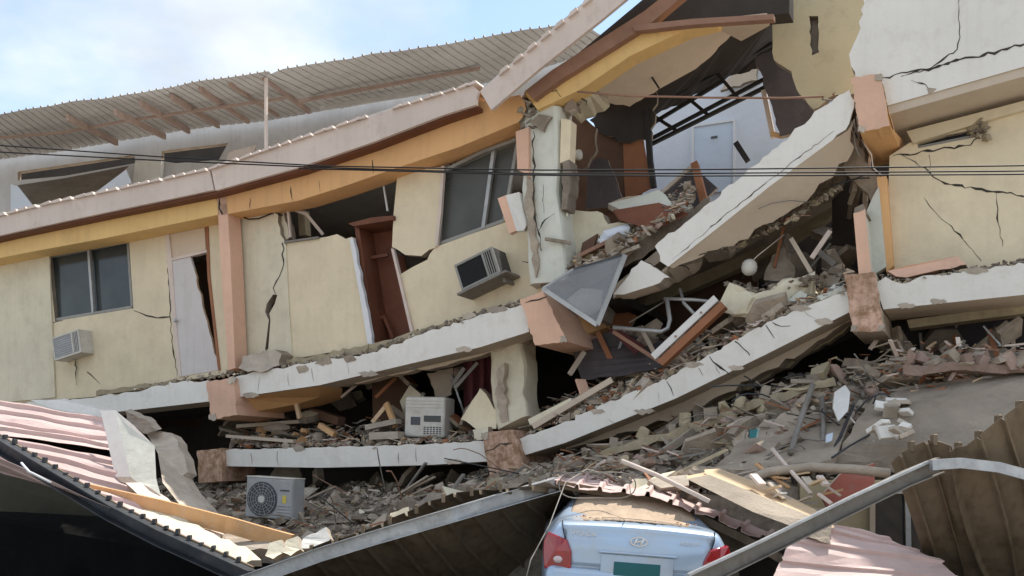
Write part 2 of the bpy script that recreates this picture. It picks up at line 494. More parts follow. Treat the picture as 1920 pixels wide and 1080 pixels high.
def scatter(name, label, n, fn, smin, smax, mats, weights, seed, cat='rubble', parent=None):
    rnd = random.Random(seed)
    V, Fc, mi = [], [], []
    idx = list(range(len(mats)))
    for i in range(n):
        p = fn(rnd)
        s = smin * (smax / smin) ** (rnd.random() ** 1.8)
        v, f = chunk_at(p, s, rnd)
        o = len(V); V += v
        Fc += [[q + o for q in g] for g in f]
        k = rnd.choices(idx, weights)[0]
        mi += [k] * len(f)
    o = mk(name, V, Fc, mats, parent, mi)
    o['kind'] = 'stuff'
    if not parent: tag(o, label, cat, None, 'stuff')
    return o

def crack(parent, pts, d=0.0, w=3.0, name='crack', proj=None, off=0.004, seed=1, m='crack_dark'):
    """a thin dark fissure, tapering at both ends"""
    rnd = random.Random(seed + int(pts[0][0]))
    line = []
    for i in range(len(pts) - 1):
        line += jagline(pts[i], pts[i + 1], w * 0.45 + 0.7, 9, rnd)
    line.append(pts[-1])
    k = len(line)
    A, B = [], []
    P = proj or (lambda x, y: F(x, y, d - off))
    for i, p in enumerate(line):
        a = line[max(0, i - 1)]; b = line[min(k - 1, i + 1)]
        dx, dy = b[0] - a[0], b[1] - a[1]; ln = math.hypot(dx, dy) or 1
        t = i / (k - 1)
        ww = w * 0.33 * (0.25 + 0.75 * math.sin(math.pi * min(1, max(0, 0.08 + t * 0.84)))) * rnd.choice((0.45, 0.7, 0.9, 1.1, 1.8))
        A.append(P(p[0] - dy / ln * ww, p[1] + dx / ln * ww)); B.append(P(p[0] + dy / ln * ww, p[1] - dx / ln * ww))
    V = A + B
    Fc = [(i, i + 1, k + i + 1, k + i) for i in range(k - 1)]
    return mk(name, V, Fc, m, parent)

def SQ(a, b, c=0.07):
    """square column section with soft corners, split so that its faces can be knocked about"""
    out = []
    for (sx, sy) in ((1, 1), (-1, 1), (-1, -1), (1, -1)):
        px = [(sx * a, sy * (b - c)), (sx * (a - c * 0.3), sy * (b - c * 0.3)), (sx * (a - c), sy * b), (0, sy * b)]
        if sx * sy < 0: px = [(0, sy * b), (sx * (a - c), sy * b), (sx * (a - c * 0.3), sy * (b - c * 0.3)), (sx * a, sy * (b - c))]
        out += px
    res = []
    for q in out:
        if not res or (abs(res[-1][0] - q[0]) + abs(res[-1][1] - q[1])) > 1e-6: res.append(q)
    if abs(res[0][0] - res[-1][0]) + abs(res[0][1] - res[-1][1]) < 1e-6: res.pop()
    return res

def roughen(V, amp, sc=3.0):
    return [v + noise.noise_vector(v * sc) * amp + noise.noise_vector(v * sc * 4) * amp * 0.4 for v in V]

def interp(poly, t):
    """point at fraction t of a polyline of Vectors"""
    ls = [(poly[i + 1] - poly[i]).length for i in range(len(poly) - 1)]
    T = t * sum(ls)
    for i, l in enumerate(ls):
        if T <= l or i == len(ls) - 1:
            return poly[i].lerp(poly[i + 1], T / l if l else 0)
        T -= l

def corrugated(name, A, B, ribs, m, parent=None, rib_h=0.03, rib_w=0.16, nv=10, wav=0.03, seed=0, thick=0.004, sag=0.0, ragged=0.0, round_=False, mid=None):
    """profiled metal sheet between two edges A and B; the ribs run from A to B"""
    rnd = random.Random(seed)
    us, hs = [], []
    for k in range(ribs):
        c = (k + 0.5) / ribs
        w = rib_w / ribs
        if round_:
            for q in range(6):
                us.append((k + q / 6) / ribs); hs.append(0.5 - 0.5 * math.cos(q / 6 * 2 * math.pi))
        else:
            for (du, h) in ((-0.48 / ribs, 0), (-w, 0), (-w * 0.55, 1), (w * 0.55, 1), (w, 0), (0.48 / ribs, 0)):
                us.append(c + du); hs.append(h)
    n = len(us)
    V = []
    rg = [rnd.uniform(-ragged, ragged) for _ in range(n)]
    for iv in range(nv + 1):
        t = iv / nv
        for q in range(n):
            u = min(1, max(0, us[q]))
            a, b = interp(A, u), interp(B, u)
            tt = t
            if iv == 0: tt = rg[q] * 0.6
            if iv == nv: tt = 1 + rg[q]
            p = a.lerp(b, tt)
            if mid is not None:
                c = interp(mid, u)
                p = a * (1 - tt) ** 2 + c * 2 * tt * (1 - tt) + b * tt * tt
            e = interp(A, min(1, u + 0.01)) - interp(A, max(0, u - 0.01))
            nrm = e.cross(b - a)
            if nrm.length > 1e-6: nrm.normalize()
            if nrm.z < 0: nrm = -nrm
            wv = (noise.noise(Vector((u * 4 + seed * 3.1, t * 2.5, seed))) + 0.45 * noise.noise(Vector((u * 13 + seed, t * 6.0, seed * 2.0)))) * wav - sag * math.sin(math.pi * t)
            V.append(p + nrm * (hs[q] * rib_h + wv))
    Fc = []
    for iv in range(nv):
        for q in range(n - 1):
            a = iv * n + q
            Fc.append((a, a + 1, a + 1 + n, a + n))
    o = mk(name, V, Fc, m, parent)
    sm = o.modifiers.new('thickness', 'SOLIDIFY'); sm.thickness = thick; sm.offset = -1
    return o

# ================================================================== SETTING
V = [(-900, -300, 0), (900, -300, 0), (900, 1500, 0), (-900, 1500, 0)]
g = mk('ground', V, [(0, 1, 2, 3)], 'street_concrete', org=(0, 0, 0))
g['kind'] = 'structure'

V = [(-14, 7.6, 0.004), (9, 7.6, 0.004), (9, 22, 0.004), (-14, 22, 0.004)]
g2 = mk('shade_ground_patch', V, [(0, 1, 2, 3)], 'ground_shade', org=(0, 0, 0.004))  # ground darkened here to imitate shade under the canopies
g2['kind'] = 'structure'

# ================================================================== COLLAPSED BUILDING
bld = thing('collapsed_building', 'collapsed cream and orange concrete building with sagging white floor slabs', 'building',
            loc=tuple(F(900, 880, 2.0).xy) + (0,))
def P_(name, pts, m, **k):
    return plate(name, pts, m, parent=bld, **k)

# ---- floor slabs
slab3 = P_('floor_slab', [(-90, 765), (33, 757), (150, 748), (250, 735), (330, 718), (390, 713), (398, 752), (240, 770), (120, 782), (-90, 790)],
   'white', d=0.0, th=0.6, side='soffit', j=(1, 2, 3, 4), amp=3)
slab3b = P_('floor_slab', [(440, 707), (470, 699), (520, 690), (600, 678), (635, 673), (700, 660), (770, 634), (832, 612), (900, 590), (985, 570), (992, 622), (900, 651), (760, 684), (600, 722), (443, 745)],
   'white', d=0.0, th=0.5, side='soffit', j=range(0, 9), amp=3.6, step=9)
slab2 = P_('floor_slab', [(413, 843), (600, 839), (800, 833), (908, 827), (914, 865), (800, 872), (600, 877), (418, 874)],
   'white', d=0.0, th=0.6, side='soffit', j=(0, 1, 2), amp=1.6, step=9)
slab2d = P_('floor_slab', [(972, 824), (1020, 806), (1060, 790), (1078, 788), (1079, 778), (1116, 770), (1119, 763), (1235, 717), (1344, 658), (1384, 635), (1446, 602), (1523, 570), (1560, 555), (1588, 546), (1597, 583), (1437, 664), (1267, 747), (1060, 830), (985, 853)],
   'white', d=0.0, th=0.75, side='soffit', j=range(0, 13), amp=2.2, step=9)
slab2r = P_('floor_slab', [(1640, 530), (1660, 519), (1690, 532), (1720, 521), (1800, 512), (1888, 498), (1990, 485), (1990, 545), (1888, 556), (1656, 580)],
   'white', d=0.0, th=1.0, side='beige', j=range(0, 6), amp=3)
# upper diagonal slab: white edge, plaster soffit with ragged end, rough concrete body
diag = P_('floor_slab', [(1228, 462), (1245, 446), (1330, 380), (1440, 290), (1535, 205), (1592, 168), (1602, 190), (1592, 232), (1562, 262), (1440, 352), (1330, 440), (1253, 500), (1238, 490)],
   'white', d=-0.05, th=0.06, side='beige', j=(0, 1, 2, 3, 4, 5, 6, 7, 11, 12), amp=3.5)
P_('slab_core', [(1236, 462), (1245, 452), (1330, 386), (1440, 296), (1535, 211), (1590, 176), (1598, 190), (1560, 240), (1440, 330), (1330, 415), (1255, 475)], 'concrete', d=0.012, th=0.5)
P_('soffit_plaster', [(1252, 499, -0.04), (1330, 440, -0.04), (1440, 352, -0.04), (1560, 262, -0.04), (1600, 232, -0.02), (1596, 290, 0.25), (1550, 338, 0.32), (1500, 385, 0.38), (1415, 430, 0.34), (1403, 448, 0.40), (1345, 468, 0.28), (1300, 488, 0.2), (1262, 503, 0.05)],
   'beige', vec=(0, 0.05, 0.06), j=range(3, 13), amp=5, step=14, proj=plane_of(F(1252, 499, -0.04), F(1560, 262, -0.04), F(1500, 385, 0.40)))
P_('broken_slab_core', [(1300, 470, 0.5), (1400, 400, 0.5), (1560, 290, 0.4), (1590, 300, 1.0), (1572, 362, 2.0), (1500, 410, 2.4), (1420, 452, 2.2), (1380, 475, 1.8), (1330, 492, 1.3)],
   'soffit', vec=(0, 0, 0.16), j='all', amp=6, step=16)
P_('slab_body', [(1150, 560, 0.6), (1250, 480, 0.5), (1400, 370, 0.5), (1590, 240, 0.5), (1602, 330, 3.2), (1572, 395, 3.4), (1440, 460, 3.4), (1300, 530, 3.4), (1180, 575, 3.2)],
   'soffit', vec=(0, 0, 0.18))
P_('floor_slab', [(1150, 552), (1180, 515), (1202, 488), (1222, 497), (1240, 510), (1256, 520), (1225, 535), (1170, 552)],
   'white', d=0.0, th=0.4, side='beige', j=(1, 2, 3, 4, 5), amp=4, jm='concrete_pale')
P_('soffit_plaster', [(1156, 553, 0.02), (1225, 530, 0.1), (1252, 505, 0.2), (1318, 488, 0.7), (1312, 505, 0.9), (1280, 525, 0.9), (1215, 545, 0.6), (1165, 556, 0.3)],
   'beige', vec=(0, 0, 0.06), j=range(2, 8), amp=3)
P_('edge_beam', [(1130, 582), (1300, 518), (1450, 452), (1560, 388), (1572, 396), (1460, 470), (1300, 542), (1140, 598)], 'block_yellow', d=2.6, th=0.25)

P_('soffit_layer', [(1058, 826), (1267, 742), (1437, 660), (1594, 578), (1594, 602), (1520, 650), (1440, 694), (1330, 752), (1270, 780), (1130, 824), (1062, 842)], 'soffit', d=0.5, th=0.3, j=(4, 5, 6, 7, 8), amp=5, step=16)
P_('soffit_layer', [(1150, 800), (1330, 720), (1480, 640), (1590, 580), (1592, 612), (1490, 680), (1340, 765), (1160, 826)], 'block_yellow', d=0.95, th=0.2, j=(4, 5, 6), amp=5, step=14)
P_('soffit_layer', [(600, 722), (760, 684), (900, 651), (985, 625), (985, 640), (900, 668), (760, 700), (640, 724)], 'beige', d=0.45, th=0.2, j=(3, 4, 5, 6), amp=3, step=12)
# the floors go on, shaded by a near-black colour, behind the slab edges
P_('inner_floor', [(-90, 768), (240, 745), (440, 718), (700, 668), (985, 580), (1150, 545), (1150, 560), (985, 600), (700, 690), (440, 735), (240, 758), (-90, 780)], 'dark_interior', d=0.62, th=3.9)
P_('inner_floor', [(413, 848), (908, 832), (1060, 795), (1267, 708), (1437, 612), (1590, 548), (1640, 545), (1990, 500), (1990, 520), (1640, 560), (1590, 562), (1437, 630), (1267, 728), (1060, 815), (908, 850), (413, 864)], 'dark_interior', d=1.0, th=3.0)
# ---- beam ends
def beam_end(pts, m, depth, side, j=(), d=-0.12, label=None):
    o = P_('beam_end', pts, m, d=d, th=depth, side=side, j='all', amp=1.6, step=8, jm=side)
    for k_, q in enumerate(pts):
        if R.random() < 0.3:
            rr_ = random.Random(int(q[0]))
            cx = sum(p[0] for p in pts) / 4; cy = sum(p[1] for p in pts) / 4
            ox, oy = (cx - q[0]) * 0.12, (cy - q[1]) * 0.12
            P_('spalled_corner', [(q[0] + ox - 6, q[1] + oy - 5), (q[0] + ox + 6, q[1] + oy - 6), (q[0] + ox + 5, q[1] + oy + 7), (q[0] + ox - 7, q[1] + oy + 5)], 'concrete_pale', d=d - 0.012, th=0.02, j='all', amp=3, step=4)
    if label: o['label'] = label
    return o
beam_end([(387, 716), (437, 708), (445, 778), (396, 786)], 'pink', 1.2, 'pink')
P_('beam', [(440, 746, 0.05), (600, 722, 0.05), (598, 745, 0.6), (560, 757, 0.6), (445, 778, 0.3)], 'orange', vec=NV * 0.6)
beam_end([(975, 562), (1018, 545), (1062, 640), (1003, 647)], 'pink', 1.5, 'pink', j=(0,))
P_('beam', [(1035, 585, 0.5), (1120, 588, 1.2), (1138, 614, 1.3), (1062, 638, 0.6)], 'orange', vec=NV * 0.5)
e1 = beam_end([(903, 812), (963, 806), (986, 886), (921, 905)], 'pink_stained', 1.3, 'pink_stained', j=(0,), label='rust stained pink beam end')
e2 = beam_end([(1583, 514), (1641, 511), (1657, 620), (1599, 623)], 'pink_stained', 1.3, 'soffit', j=(0,), label='rust stained pink beam end')
beam_end([(369, 845), (414, 840), (416, 902), (372, 905)], 'pink_stained', 0.8, 'pink_stained')
beam_end([(1596, 146), (1650, 138), (1668, 236), (1613, 249)], 'pink', 1.5, 'orange', j=(0,))
P_('beam', [(1613, 249, -0.1), (1668, 236, -0.1), (1692, 262, 0.8), (1690, 284, 0.9), (1650, 289, 0.8)], 'orange', vec=NV * 0.3)

# ---- left wing, upper storey walls
WA = 0.45
P_('wall', [(-90, 500), (33, 474), (200, 441), (412, 398), (420, 560), (428, 700), (330, 716), (200, 742), (33, 756), (-90, 768)], 'cream', d=WA, th=0.16, side='cream_pale',
   holes=[[(92, 482), (242, 452), (250, 578), (103, 602)],
          [(309, 437), (384, 420), (392, 520), (411, 694), (334, 707), (322, 590)]])
pil = P_('pilaster', [(-90, 502), (33, 478), (92, 468), (95, 560), (103, 745), (33, 752), (-90, 765)], 'cream_pale', d=WA - 0.035, th=0.03)
P_('ledge', [(180, 733), (330, 712), (328, 721), (180, 742)], 'block_yellow', d=WA - 0.12, th=0.1, j=(0,), amp=2)
crack(bld, [(250, 582), (275, 592), (295, 596), (318, 594)], WA, 4)
crack(bld, [(313, 490), (318, 560), (322, 640), (332, 705)], WA, 3)
crack(bld, [(98, 606), (118, 601)], WA, 4)
crack(bld, [(142, 672), (143, 722)], WA - 0.03, 3, name='pipe_mark')
crack(bld, [(163, 697), (188, 720)], WA, 3)
crack(bld, [(235, 446), (310, 430), (384, 414), (410, 408)], WA, 4)
# window with frame and two panes
def window(pts, split, d, m='window_glass', label=None, frame_m='frame_grey', proud=0.0):
    """four corners (tl, tr, br, bl) and mullion fractions"""
    tl, tr, br, bl = [Vector(p) for p in pts]
    def at(u, v):
        a = tl.lerp(tr, u); b = bl.lerp(br, u); return a.lerp(b, v)
    w = mk('window', *sweep([F(*at(0.0, 1.0), d + 0.02), F(*at(1.0, 1.0), d + 0.02)], rect(0.06, 0.05)), frame_m, bld)
    if label: w['label'] = label
    for (a, b) in (((0, 0), (1, 0)), ((0, 0), (0, 1)), ((1, 0), (1, 1))):
        mk('frame', *sweep([F(*at(*a), d + 0.02), F(*at(*b), d + 0.02)], rect(0.05, 0.05), NV), frame_m, w)
    xs = [0] + list(split) + [1]
    for s in split:
        mk('mullion', *sweep([F(*at(s, 0), d + 0.01), F(*at(s, 1), d + 0.01)], rect(0.055, 0.06), NV), 'alu', w)
    for i in range(len(xs) - 1):
        q = [at(xs[i], 0), at(xs[i + 1], 0), at(xs[i + 1], 1), at(xs[i], 1)]
        plate('pane', [tuple(p) for p in q], m, parent=w, d=d + 0.05 + 0.03 * (i % 2), th=0.008)
    return w
window([(94, 482), (241, 453), (249, 576), (103, 600)], [0.5], WA + 0.03)
# open door with broken leaf
dr = P_('door', [(319, 488), (356, 479), (364, 505), (384, 590), (410, 694), (338, 706), (330, 600)], 'door_white', d=WA - 0.01, th=0.045, j=(2, 3), amp=2, jm='lumber_pale')
dr['label'] = 'white door leaf bent and torn in its frame'
kv, kf = lathe([(0.012, 0), (0.012, -0.04), (0.03, -0.05), (0.034, -0.065), (0.025, -0.085), (0.005, -0.09)], 12)
kp = F(331, 602, WA - 0.02)
mk('knob', [v + kp for v in kv], kf, 'steel_galv', dr, smooth=True)
fr = P_('door_frame', [(309, 437), (316, 436), (322, 487), (330, 600), (340, 706), (334, 707), (322, 590)], 'fascia', d=WA - 0.02, th=0.1)
P_('door_frame', [(384, 420), (390, 419), (394, 520), (413, 694), (409, 695), (389, 520)], 'wood_mid', d=WA - 0.015, th=0.1)
P_('transom_panel', [(316, 440), (383, 424), (386, 468), (322, 484)], 'panel_beige', d=WA + 0.01, th=0.03)
P_('door_frame', [(320, 484), (387, 468), (388, 473), (321, 489)], 'fascia', d=WA - 0.03, th=0.1)
# pink pier and recessed side walls
P_('pier', [(407, 372), (425, 369), (432, 480), (441, 690), (428, 694), (418, 560)], 'pink', d=0.0, th=0.3)
crack(bld, [(411, 372), (417, 402)], 0.0, 7)
crW = [(497, 655), (504, 600), (497, 585), (500, 570), (512, 552), (520, 553), (515, 570), (505, 588), (507, 600), (503, 655)]
P_('wall', [(424, 400), (470, 398), (518, 396), (526, 440), (536, 460), (541, 560), (548, 672), (440, 692), (433, 500)], 'cream_pale', d=0.36, th=0.14,
   j=(2, 3), amp=2, holes=[crW])
crack(bld, [(529, 455), (532, 495), (523, 520), (512, 540), (517, 552)], 0.36, 5)
crack(bld, [(500, 655), (492, 668)], 0.36, 8)
P_('wall', [(536, 456), (600, 446), (632, 439), (648, 448), (660, 444), (680, 560), (697, 648), (600, 664), (546, 674)], 'cream', d=0.38, th=0.14, j=(0, 1, 2, 3), amp=2)
P_('curb', [(500, 680), (600, 664), (700, 644), (832, 606), (832, 614), (700, 660), (600, 676), (500, 692)], 'block_yellow', d=0.2, th=0.2, j=(0, 1, 2), amp=3)
# cupboard like doorway
cup = P_('doorway', [(664, 420), (738, 410), (741, 480), (776, 626), (698, 646), (680, 540)], 'wood_dark', d=0.85, th=0.05)
cup['label'] = 'dark brown wooden doorway lining with battens'
plate('lining', [(664, 420), (672, 420), (690, 540), (706, 645), (697, 647), (681, 545)], 'wood_dark', parent=cup, d=0.45, th=0.42)
plate('lining', [(733, 470), (742, 475), (778, 625), (769, 629)], 'wood_dark', parent=cup, d=0.45, th=0.42)
plate('lintel', [(652, 419), (700, 407), (738, 404), (738, 412), (662, 424)], 'wood_dark', parent=cup, d=0.3, th=0.55)
for (a, b) in (((684, 486), (728, 478)), ((700, 598), (724, 594)), ((676, 448), (690, 520)), ((700, 600), (716, 640)), ((722, 596), (738, 634))):
    bar('batten', [F(*a, 0.7), F(*b, 0.7)], 0.05, 0.06, 'wood_dark', cup, up=NV)
P_('door_frame', [(655, 447), (662, 446), (684, 560), (699, 647), (690, 649), (676, 565)], 'white_pure', d=0.33, th=0.07, j=(0, 1, 2), amp=1.5, jm='white_pure')
P_('door_frame', [(733, 466), (737, 466), (776, 628), (771, 630)], 'fascia', d=0.33, th=0.07)
# panel between openings and the wall with the air conditioner
P_('wall', [(746, 318), (827, 313), (822, 400), (817, 464), (805, 468), (790, 480), (760, 478), (735, 463), (738, 400)], 'cream', d=0.36, th=0.14, j=(4, 5, 6), amp=2.5)
P_('wall', [(748, 516), (775, 500), (801, 487), (817, 463), (880, 440), (950, 416), (990, 425), (1005, 480), (1018, 548), (978, 568), (905, 590), (832, 612), (777, 630), (762, 570)], 'cream', d=0.38, th=0.14, j=(0, 1, 2), amp=3, side='cream_pale')
P_('broken_core', [(735, 466), (760, 479), (803, 469), (818, 462), (801, 489), (775, 502), (748, 518)], 'dark_interior', d=0.7, th=0.05)
crack(bld, [(690, 648), (700, 640)], 0.36, 3)
wdn = window([(830, 322), (972, 262), (946, 414), (824, 458)], [0.68], 0.42, 'window_glass_dusty', 'leaning window with dusty louvred panes')
bar('sash', [F(838, 318, 0.36), F(905, 285, 0.36), F(968, 262, 0.36)], 0.04, 0.05, 'frame_grey', wdn)
for i in range(14):
    x = 842 + i * 9
    y0 = 304 - i * 3.9
    plate('blind_slat', [(x, y0 - 8), (x + 5, y0 - 10), (x + 7, y0 + 32), (x + 2, y0 + 34)], 'wood_dark', parent=wdn, d=0.7, th=0.01)
bar('jamb', [F(832, 312, 0.36), F(826, 400, 0.36), F(819, 462, 0.36)], 0.05, 0.06, 'fascia', wdn, up=NV)
# ---- interiors (deep rooms, shade put into near-black colours)
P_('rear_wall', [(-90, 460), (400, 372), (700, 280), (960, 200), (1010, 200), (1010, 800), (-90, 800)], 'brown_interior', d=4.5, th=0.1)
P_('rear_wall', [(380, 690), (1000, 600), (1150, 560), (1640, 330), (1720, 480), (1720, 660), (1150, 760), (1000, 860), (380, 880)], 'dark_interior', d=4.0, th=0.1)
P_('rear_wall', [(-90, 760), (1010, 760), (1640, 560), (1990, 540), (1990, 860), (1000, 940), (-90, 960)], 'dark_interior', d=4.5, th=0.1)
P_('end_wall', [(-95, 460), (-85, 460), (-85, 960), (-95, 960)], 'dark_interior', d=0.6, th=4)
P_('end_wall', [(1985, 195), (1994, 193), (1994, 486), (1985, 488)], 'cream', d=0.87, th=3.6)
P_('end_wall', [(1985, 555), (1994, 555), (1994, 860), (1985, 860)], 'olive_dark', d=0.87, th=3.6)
# stub partitions and sticks in the black opening beside the side wall
P_('broken_pier', [(519, 392), (531, 388), (542, 446), (534, 452), (524, 420)], 'cream_pale', d=0.45, th=0.18, j='all', amp=2)
P_('broken_pier', [(558, 396), (570, 394), (573, 440), (561, 442)], 'cream', d=1.2, th=0.15)
bar('loose_stick', [F(536, 388, 0.5), F(575, 402, 0.6), F(606, 440, 0.7)], 0.03, 0.05, 'fascia', bld)
bar('loose_stick', [F(540, 392, 0.42), F(545, 445, 0.42)], 0.03, 0.04, 'fascia', bld, up=NV)
bar('fallen_batten', [F(716, 328, 0.5), F(727, 396, 0.5)], 0.02, 0.03, 'white_pure', bld, up=NV)
bar('window_sill', [F(536, 455, 0.38), F(600, 446, 0.38)], 0.1, 0.03, 'steel_grey', bld)
tube('wire', [F(445, 402, 0.3), F(465, 411, 0.3), F(485, 410, 0.3), F(515, 398, 0.35), F(530, 404, 0.4)], 0.012, 'cable_black', bld)

# ---- roof beam and fascia, left run
P_('roof_beam', [(-90, 460), (33, 434), (200, 400), (402, 358), (412, 402), (200, 446), (33, 477), (-90, 502)], 'yellow_orange', d=0.0, th=0.45, side='yellow_orange')
P_('roof_beam', [(404, 358), (440, 350), (560, 315), (700, 265), (830, 215), (892, 192), (975, 178), (986, 205), (972, 229), (860, 276), (740, 316), (640, 351), (560, 376), (418, 403)], 'orange', d=0.0, th=0.45, side='orange', j=(6, 7), amp=6)
for xs in ((468, 392, 470, 372), (548, 376, 545, 350), (600, 360, 598, 338), (700, 326, 698, 300)):
    crack(bld, [(xs[0], xs[1]), (xs[2], xs[3])], 0.0, 2)
FD = -0.28
fa = P_('fascia', [(-90, 427), (33, 399), (100, 381), (250, 350), (393, 319), (401, 356), (200, 398), (33, 434), (-90, 462)], 'fascia', d=FD, th=0.06)
fb = P_('fascia', [(396, 318), (470, 292), (560, 262), (720, 209), (885, 158), (896, 170), (893, 196), (830, 216), (700, 266), (560, 314), (404, 357)], 'fascia', d=FD, th=0.06, j=(4, 5), amp=3, jm='fascia')
P_('fascia_backing', [(-90, 462), (33, 434), (200, 398), (404, 357), (560, 314), (700, 266), (830, 216), (893, 196), (893, 203), (830, 224), (700, 274), (560, 322), (404, 364), (200, 405), (33, 440), (-90, 468)], 'wood_dark', d=FD + 0.07, th=0.2)
P_('roof_deck', [(-90, 424), (100, 378), (393, 316), (560, 260), (720, 207), (885, 157), (885, 162), (720, 212), (560, 265), (393, 321), (100, 384), (-90, 430)], 'roof_old', d=FD + 0.08, th=5.2)
# rib ends along the eave
edge = [Vector((-60, 418)), Vector((100, 379)), Vector((250, 348)), Vector((393, 317)), Vector((560, 260)), Vector((720, 208)), Vector((885, 157))]
capm = None
for i in range(46):
    t = (i + 0.4) / 46 + R.uniform(-0.004, 0.004)
    if 0.79 < t < 0.83: continue
    q = interp([Vector((v.x, v.y, 0)) for v in edge], t)
    q2 = interp([Vector((v.x, v.y, 0)) for v in edge], min(1, t + 0.02))
    sl = (q2 - q).normalized()
    L = R.uniform(15, 22)
    plate('sheet_rib', [(q.x, q.y + 1), (q.x + sl.x * 4, q.y - 4), (q.x + sl.x * L, q.y + sl.y * L - 5), (q.x + sl.x * (L + 3), q.y + sl.y * (L + 3) + 1)], 'fascia', parent=bld, d=FD - 0.05, th=0.6)

# ---- upper fascia, timbers and beam over the gap
P_('fascia', [(900, 171), (960, 120), (1060, 36), (1106, -3), (1190, -75), (1260, -75), (1172, 0), (1126, 38), (1010, 130), (921, 206)], 'fascia', d=-0.45, th=0.06)
P_('roof_deck', [(904, 166), (960, 117), (1060, 33), (1106, -6), (1190, -78), (1192, -70), (1106, 0), (1060, 40), (962, 124), (908, 172)], 'roof_old', d=-0.37, th=0.5)
for i in range(7):
    x = 935 + i * 26; y = 139 - i * 21.6
    plate('sheet_rib', [(x, y + 2), (x + 3, y - 8), (x + 15, y - 18), (x + 18, y - 12)], 'fascia', parent=bld, d=-0.5, th=0.5)
P_('rafter', [(985, 170), (1034, 132), (1206, 22), (1260, -20), (1295, -20), (1222, 42), (1050, 150), (1000, 186)], 'rust_wood', d=-0.12, th=0.15)
P_('rafter', [(1185, 47), (1300, 35), (1450, 26), (1450, 36), (1300, 46), (1190, 58)], 'rust_wood', d=-0.16, th=0.12)
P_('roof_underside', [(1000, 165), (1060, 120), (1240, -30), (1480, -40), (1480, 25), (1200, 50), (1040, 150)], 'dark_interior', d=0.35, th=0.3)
P_('roof_beam', [(985, 170), (995, 165), (1090, 108), (1188, 55), (1290, 42), (1345, 34), (1340, 42), (1290, 54), (1181, 105), (1090, 167), (1008, 206)], 'yellow_orange', d=0.0, th=0.3, j=(10, 0), amp=4)
crack(bld, [(1000, 172), (1020, 168), (1045, 170)], 0.0, 4)
crack(bld, [(1050, 140), (1040, 165), (1052, 182)], 0.0, 3)
P_('soffit_panel', [(1090, 167, 0.05), (1181, 105, 0.05), (1290, 54, 0.05), (1336, 43, 0.3), (1371, 66, 1.2), (1305, 129, 1.6), (1234, 168, 1.6), (1181, 200, 1.6), (1143, 193, 1.1), (1097, 172, 0.3)], 'beige', vec=(0, 0, 0.05), j=(3, 4, 6, 7, 8), amp=3, proj=plane_of(F(1090, 167, 0.32), F(1290, 54, 0.32), F(1305, 129, 1.5)))
P_('soffit_panel', [(1340, 42, 0.1), (1438, 32, 0.1), (1443, 48, 0.6), (1390, 77, 1.4), (1357, 60, 0.9)], 'beige', vec=(0, 0, 0.05))
P_('soffit_panel', [(1088, 168, 0.1), (1140, 186, 0.9), (1143, 200, 1.2), (1090, 232, 1.2), (1068, 205, 0.6), (1060, 185, 0.3)], 'cream_pale', vec=(0, 0, 0.05), j='all', amp=3)
crack(bld, [(1085, 182), (1100, 190), (1098, 198)], 0.3, 4, proj=lambda x, y: F(x, y, 0.25))
bar('loose_rod', [F(1208, 122, 0.9), F(1236, 166, 1.2)], 0.02, 0.02, 'black_metal', bld)
tube('service_cable', [F(1083, 172, -0.1), F(1180, 180, -0.15), F(1330, 183, -0.15), F(1470, 184, -0.1), F(1545, 181, 0.0)], 0.014, 'rust_wood', bld)
# broken joint over the pale cracked column
scatter('rubble', '', 60, lambda r: F(r.uniform(968, 1012), r.uniform(182, 240), r.uniform(0.0, 0.35)), 0.07, 0.22, ['concrete', 'concrete_pale'], [3, 2], 31, parent=bld)
scatter('rubble', '', 26, lambda r: F(r.uniform(1045, 1085), r.uniform(180, 215), r.uniform(0.2, 0.6)), 0.08, 0.2, ['concrete', 'concrete_pale'], [3, 2], 32, parent=bld)

# ---- round column at the middle
colp = [F(1027, 214, 0.35), F(1026, 300, 0.35), F(1026, 380, 0.35), F(1034, 450, 0.35), F(1040, 535, 0.35)]
colp = [interp(colp, q / 16) for q in range(17)]
V, Fc = sweep(colp, SQ(0.285, 0.27), NV)
rc = mk('column', roughen(V, 0.022), Fc, 'column_white', bld)
rc['label'] = 'pale column cracked along its height'
P_('pilaster', [(967, 247), (991, 238), (991, 332), (970, 319)], 'pink', d=0.0, th=0.3, j=(2,), amp=3)
P_('pilaster', [(1052, 222), (1071, 226), (1068, 300), (1050, 306)], 'cream', d=0.1, th=0.2, j=(2,), amp=4)
P_('exposed_core', [(1054, 304), (1067, 299), (1070, 345), (1062, 392), (1052, 392), (1056, 350)], 'concrete', d=0.08, th=0.3, j='all', amp=3)
P_('exposed_core', [(988, 330), (999, 342), (1004, 420), (1010, 500), (1004, 520), (992, 440), (984, 380)], 'concrete', d=0.02, th=0.3, j='all', amp=3)
P_('exposed_core', [(1003, 236), (1018, 246), (1034, 218), (1010, 214), (992, 228)], 'concrete', d=0.02, th=0.3, j='all', amp=3)
cp = lambda x, y: F(x, y, 0.01)
crack(bld, [(1000, 245), (1001, 330), (1003, 400), (1015, 470)], 0.0, 5, proj=cp)
crack(bld, [(1040, 400), (1022, 412), (1012, 430), (1005, 432)], 0.0, 3, proj=cp)
crack(bld, [(1018, 345), (1020, 400)], 0.0, 2, proj=cp)
# low wall right of the column, broken
P_('wall', [(1056, 398), (1095, 396), (1130, 400), (1140, 420), (1170, 418), (1205, 425), (1230, 428), (1215, 445), (1150, 480), (1090, 500), (1060, 510)], 'cream_pale', d=0.55, th=0.25, j=range(0, 6), amp=3)
bar('broken_rail', [F(1022, 448, 0.0), F(1050, 452, 0.05), F(1070, 456, 0.1)], 0.05, 0.04, 'concrete', bld)

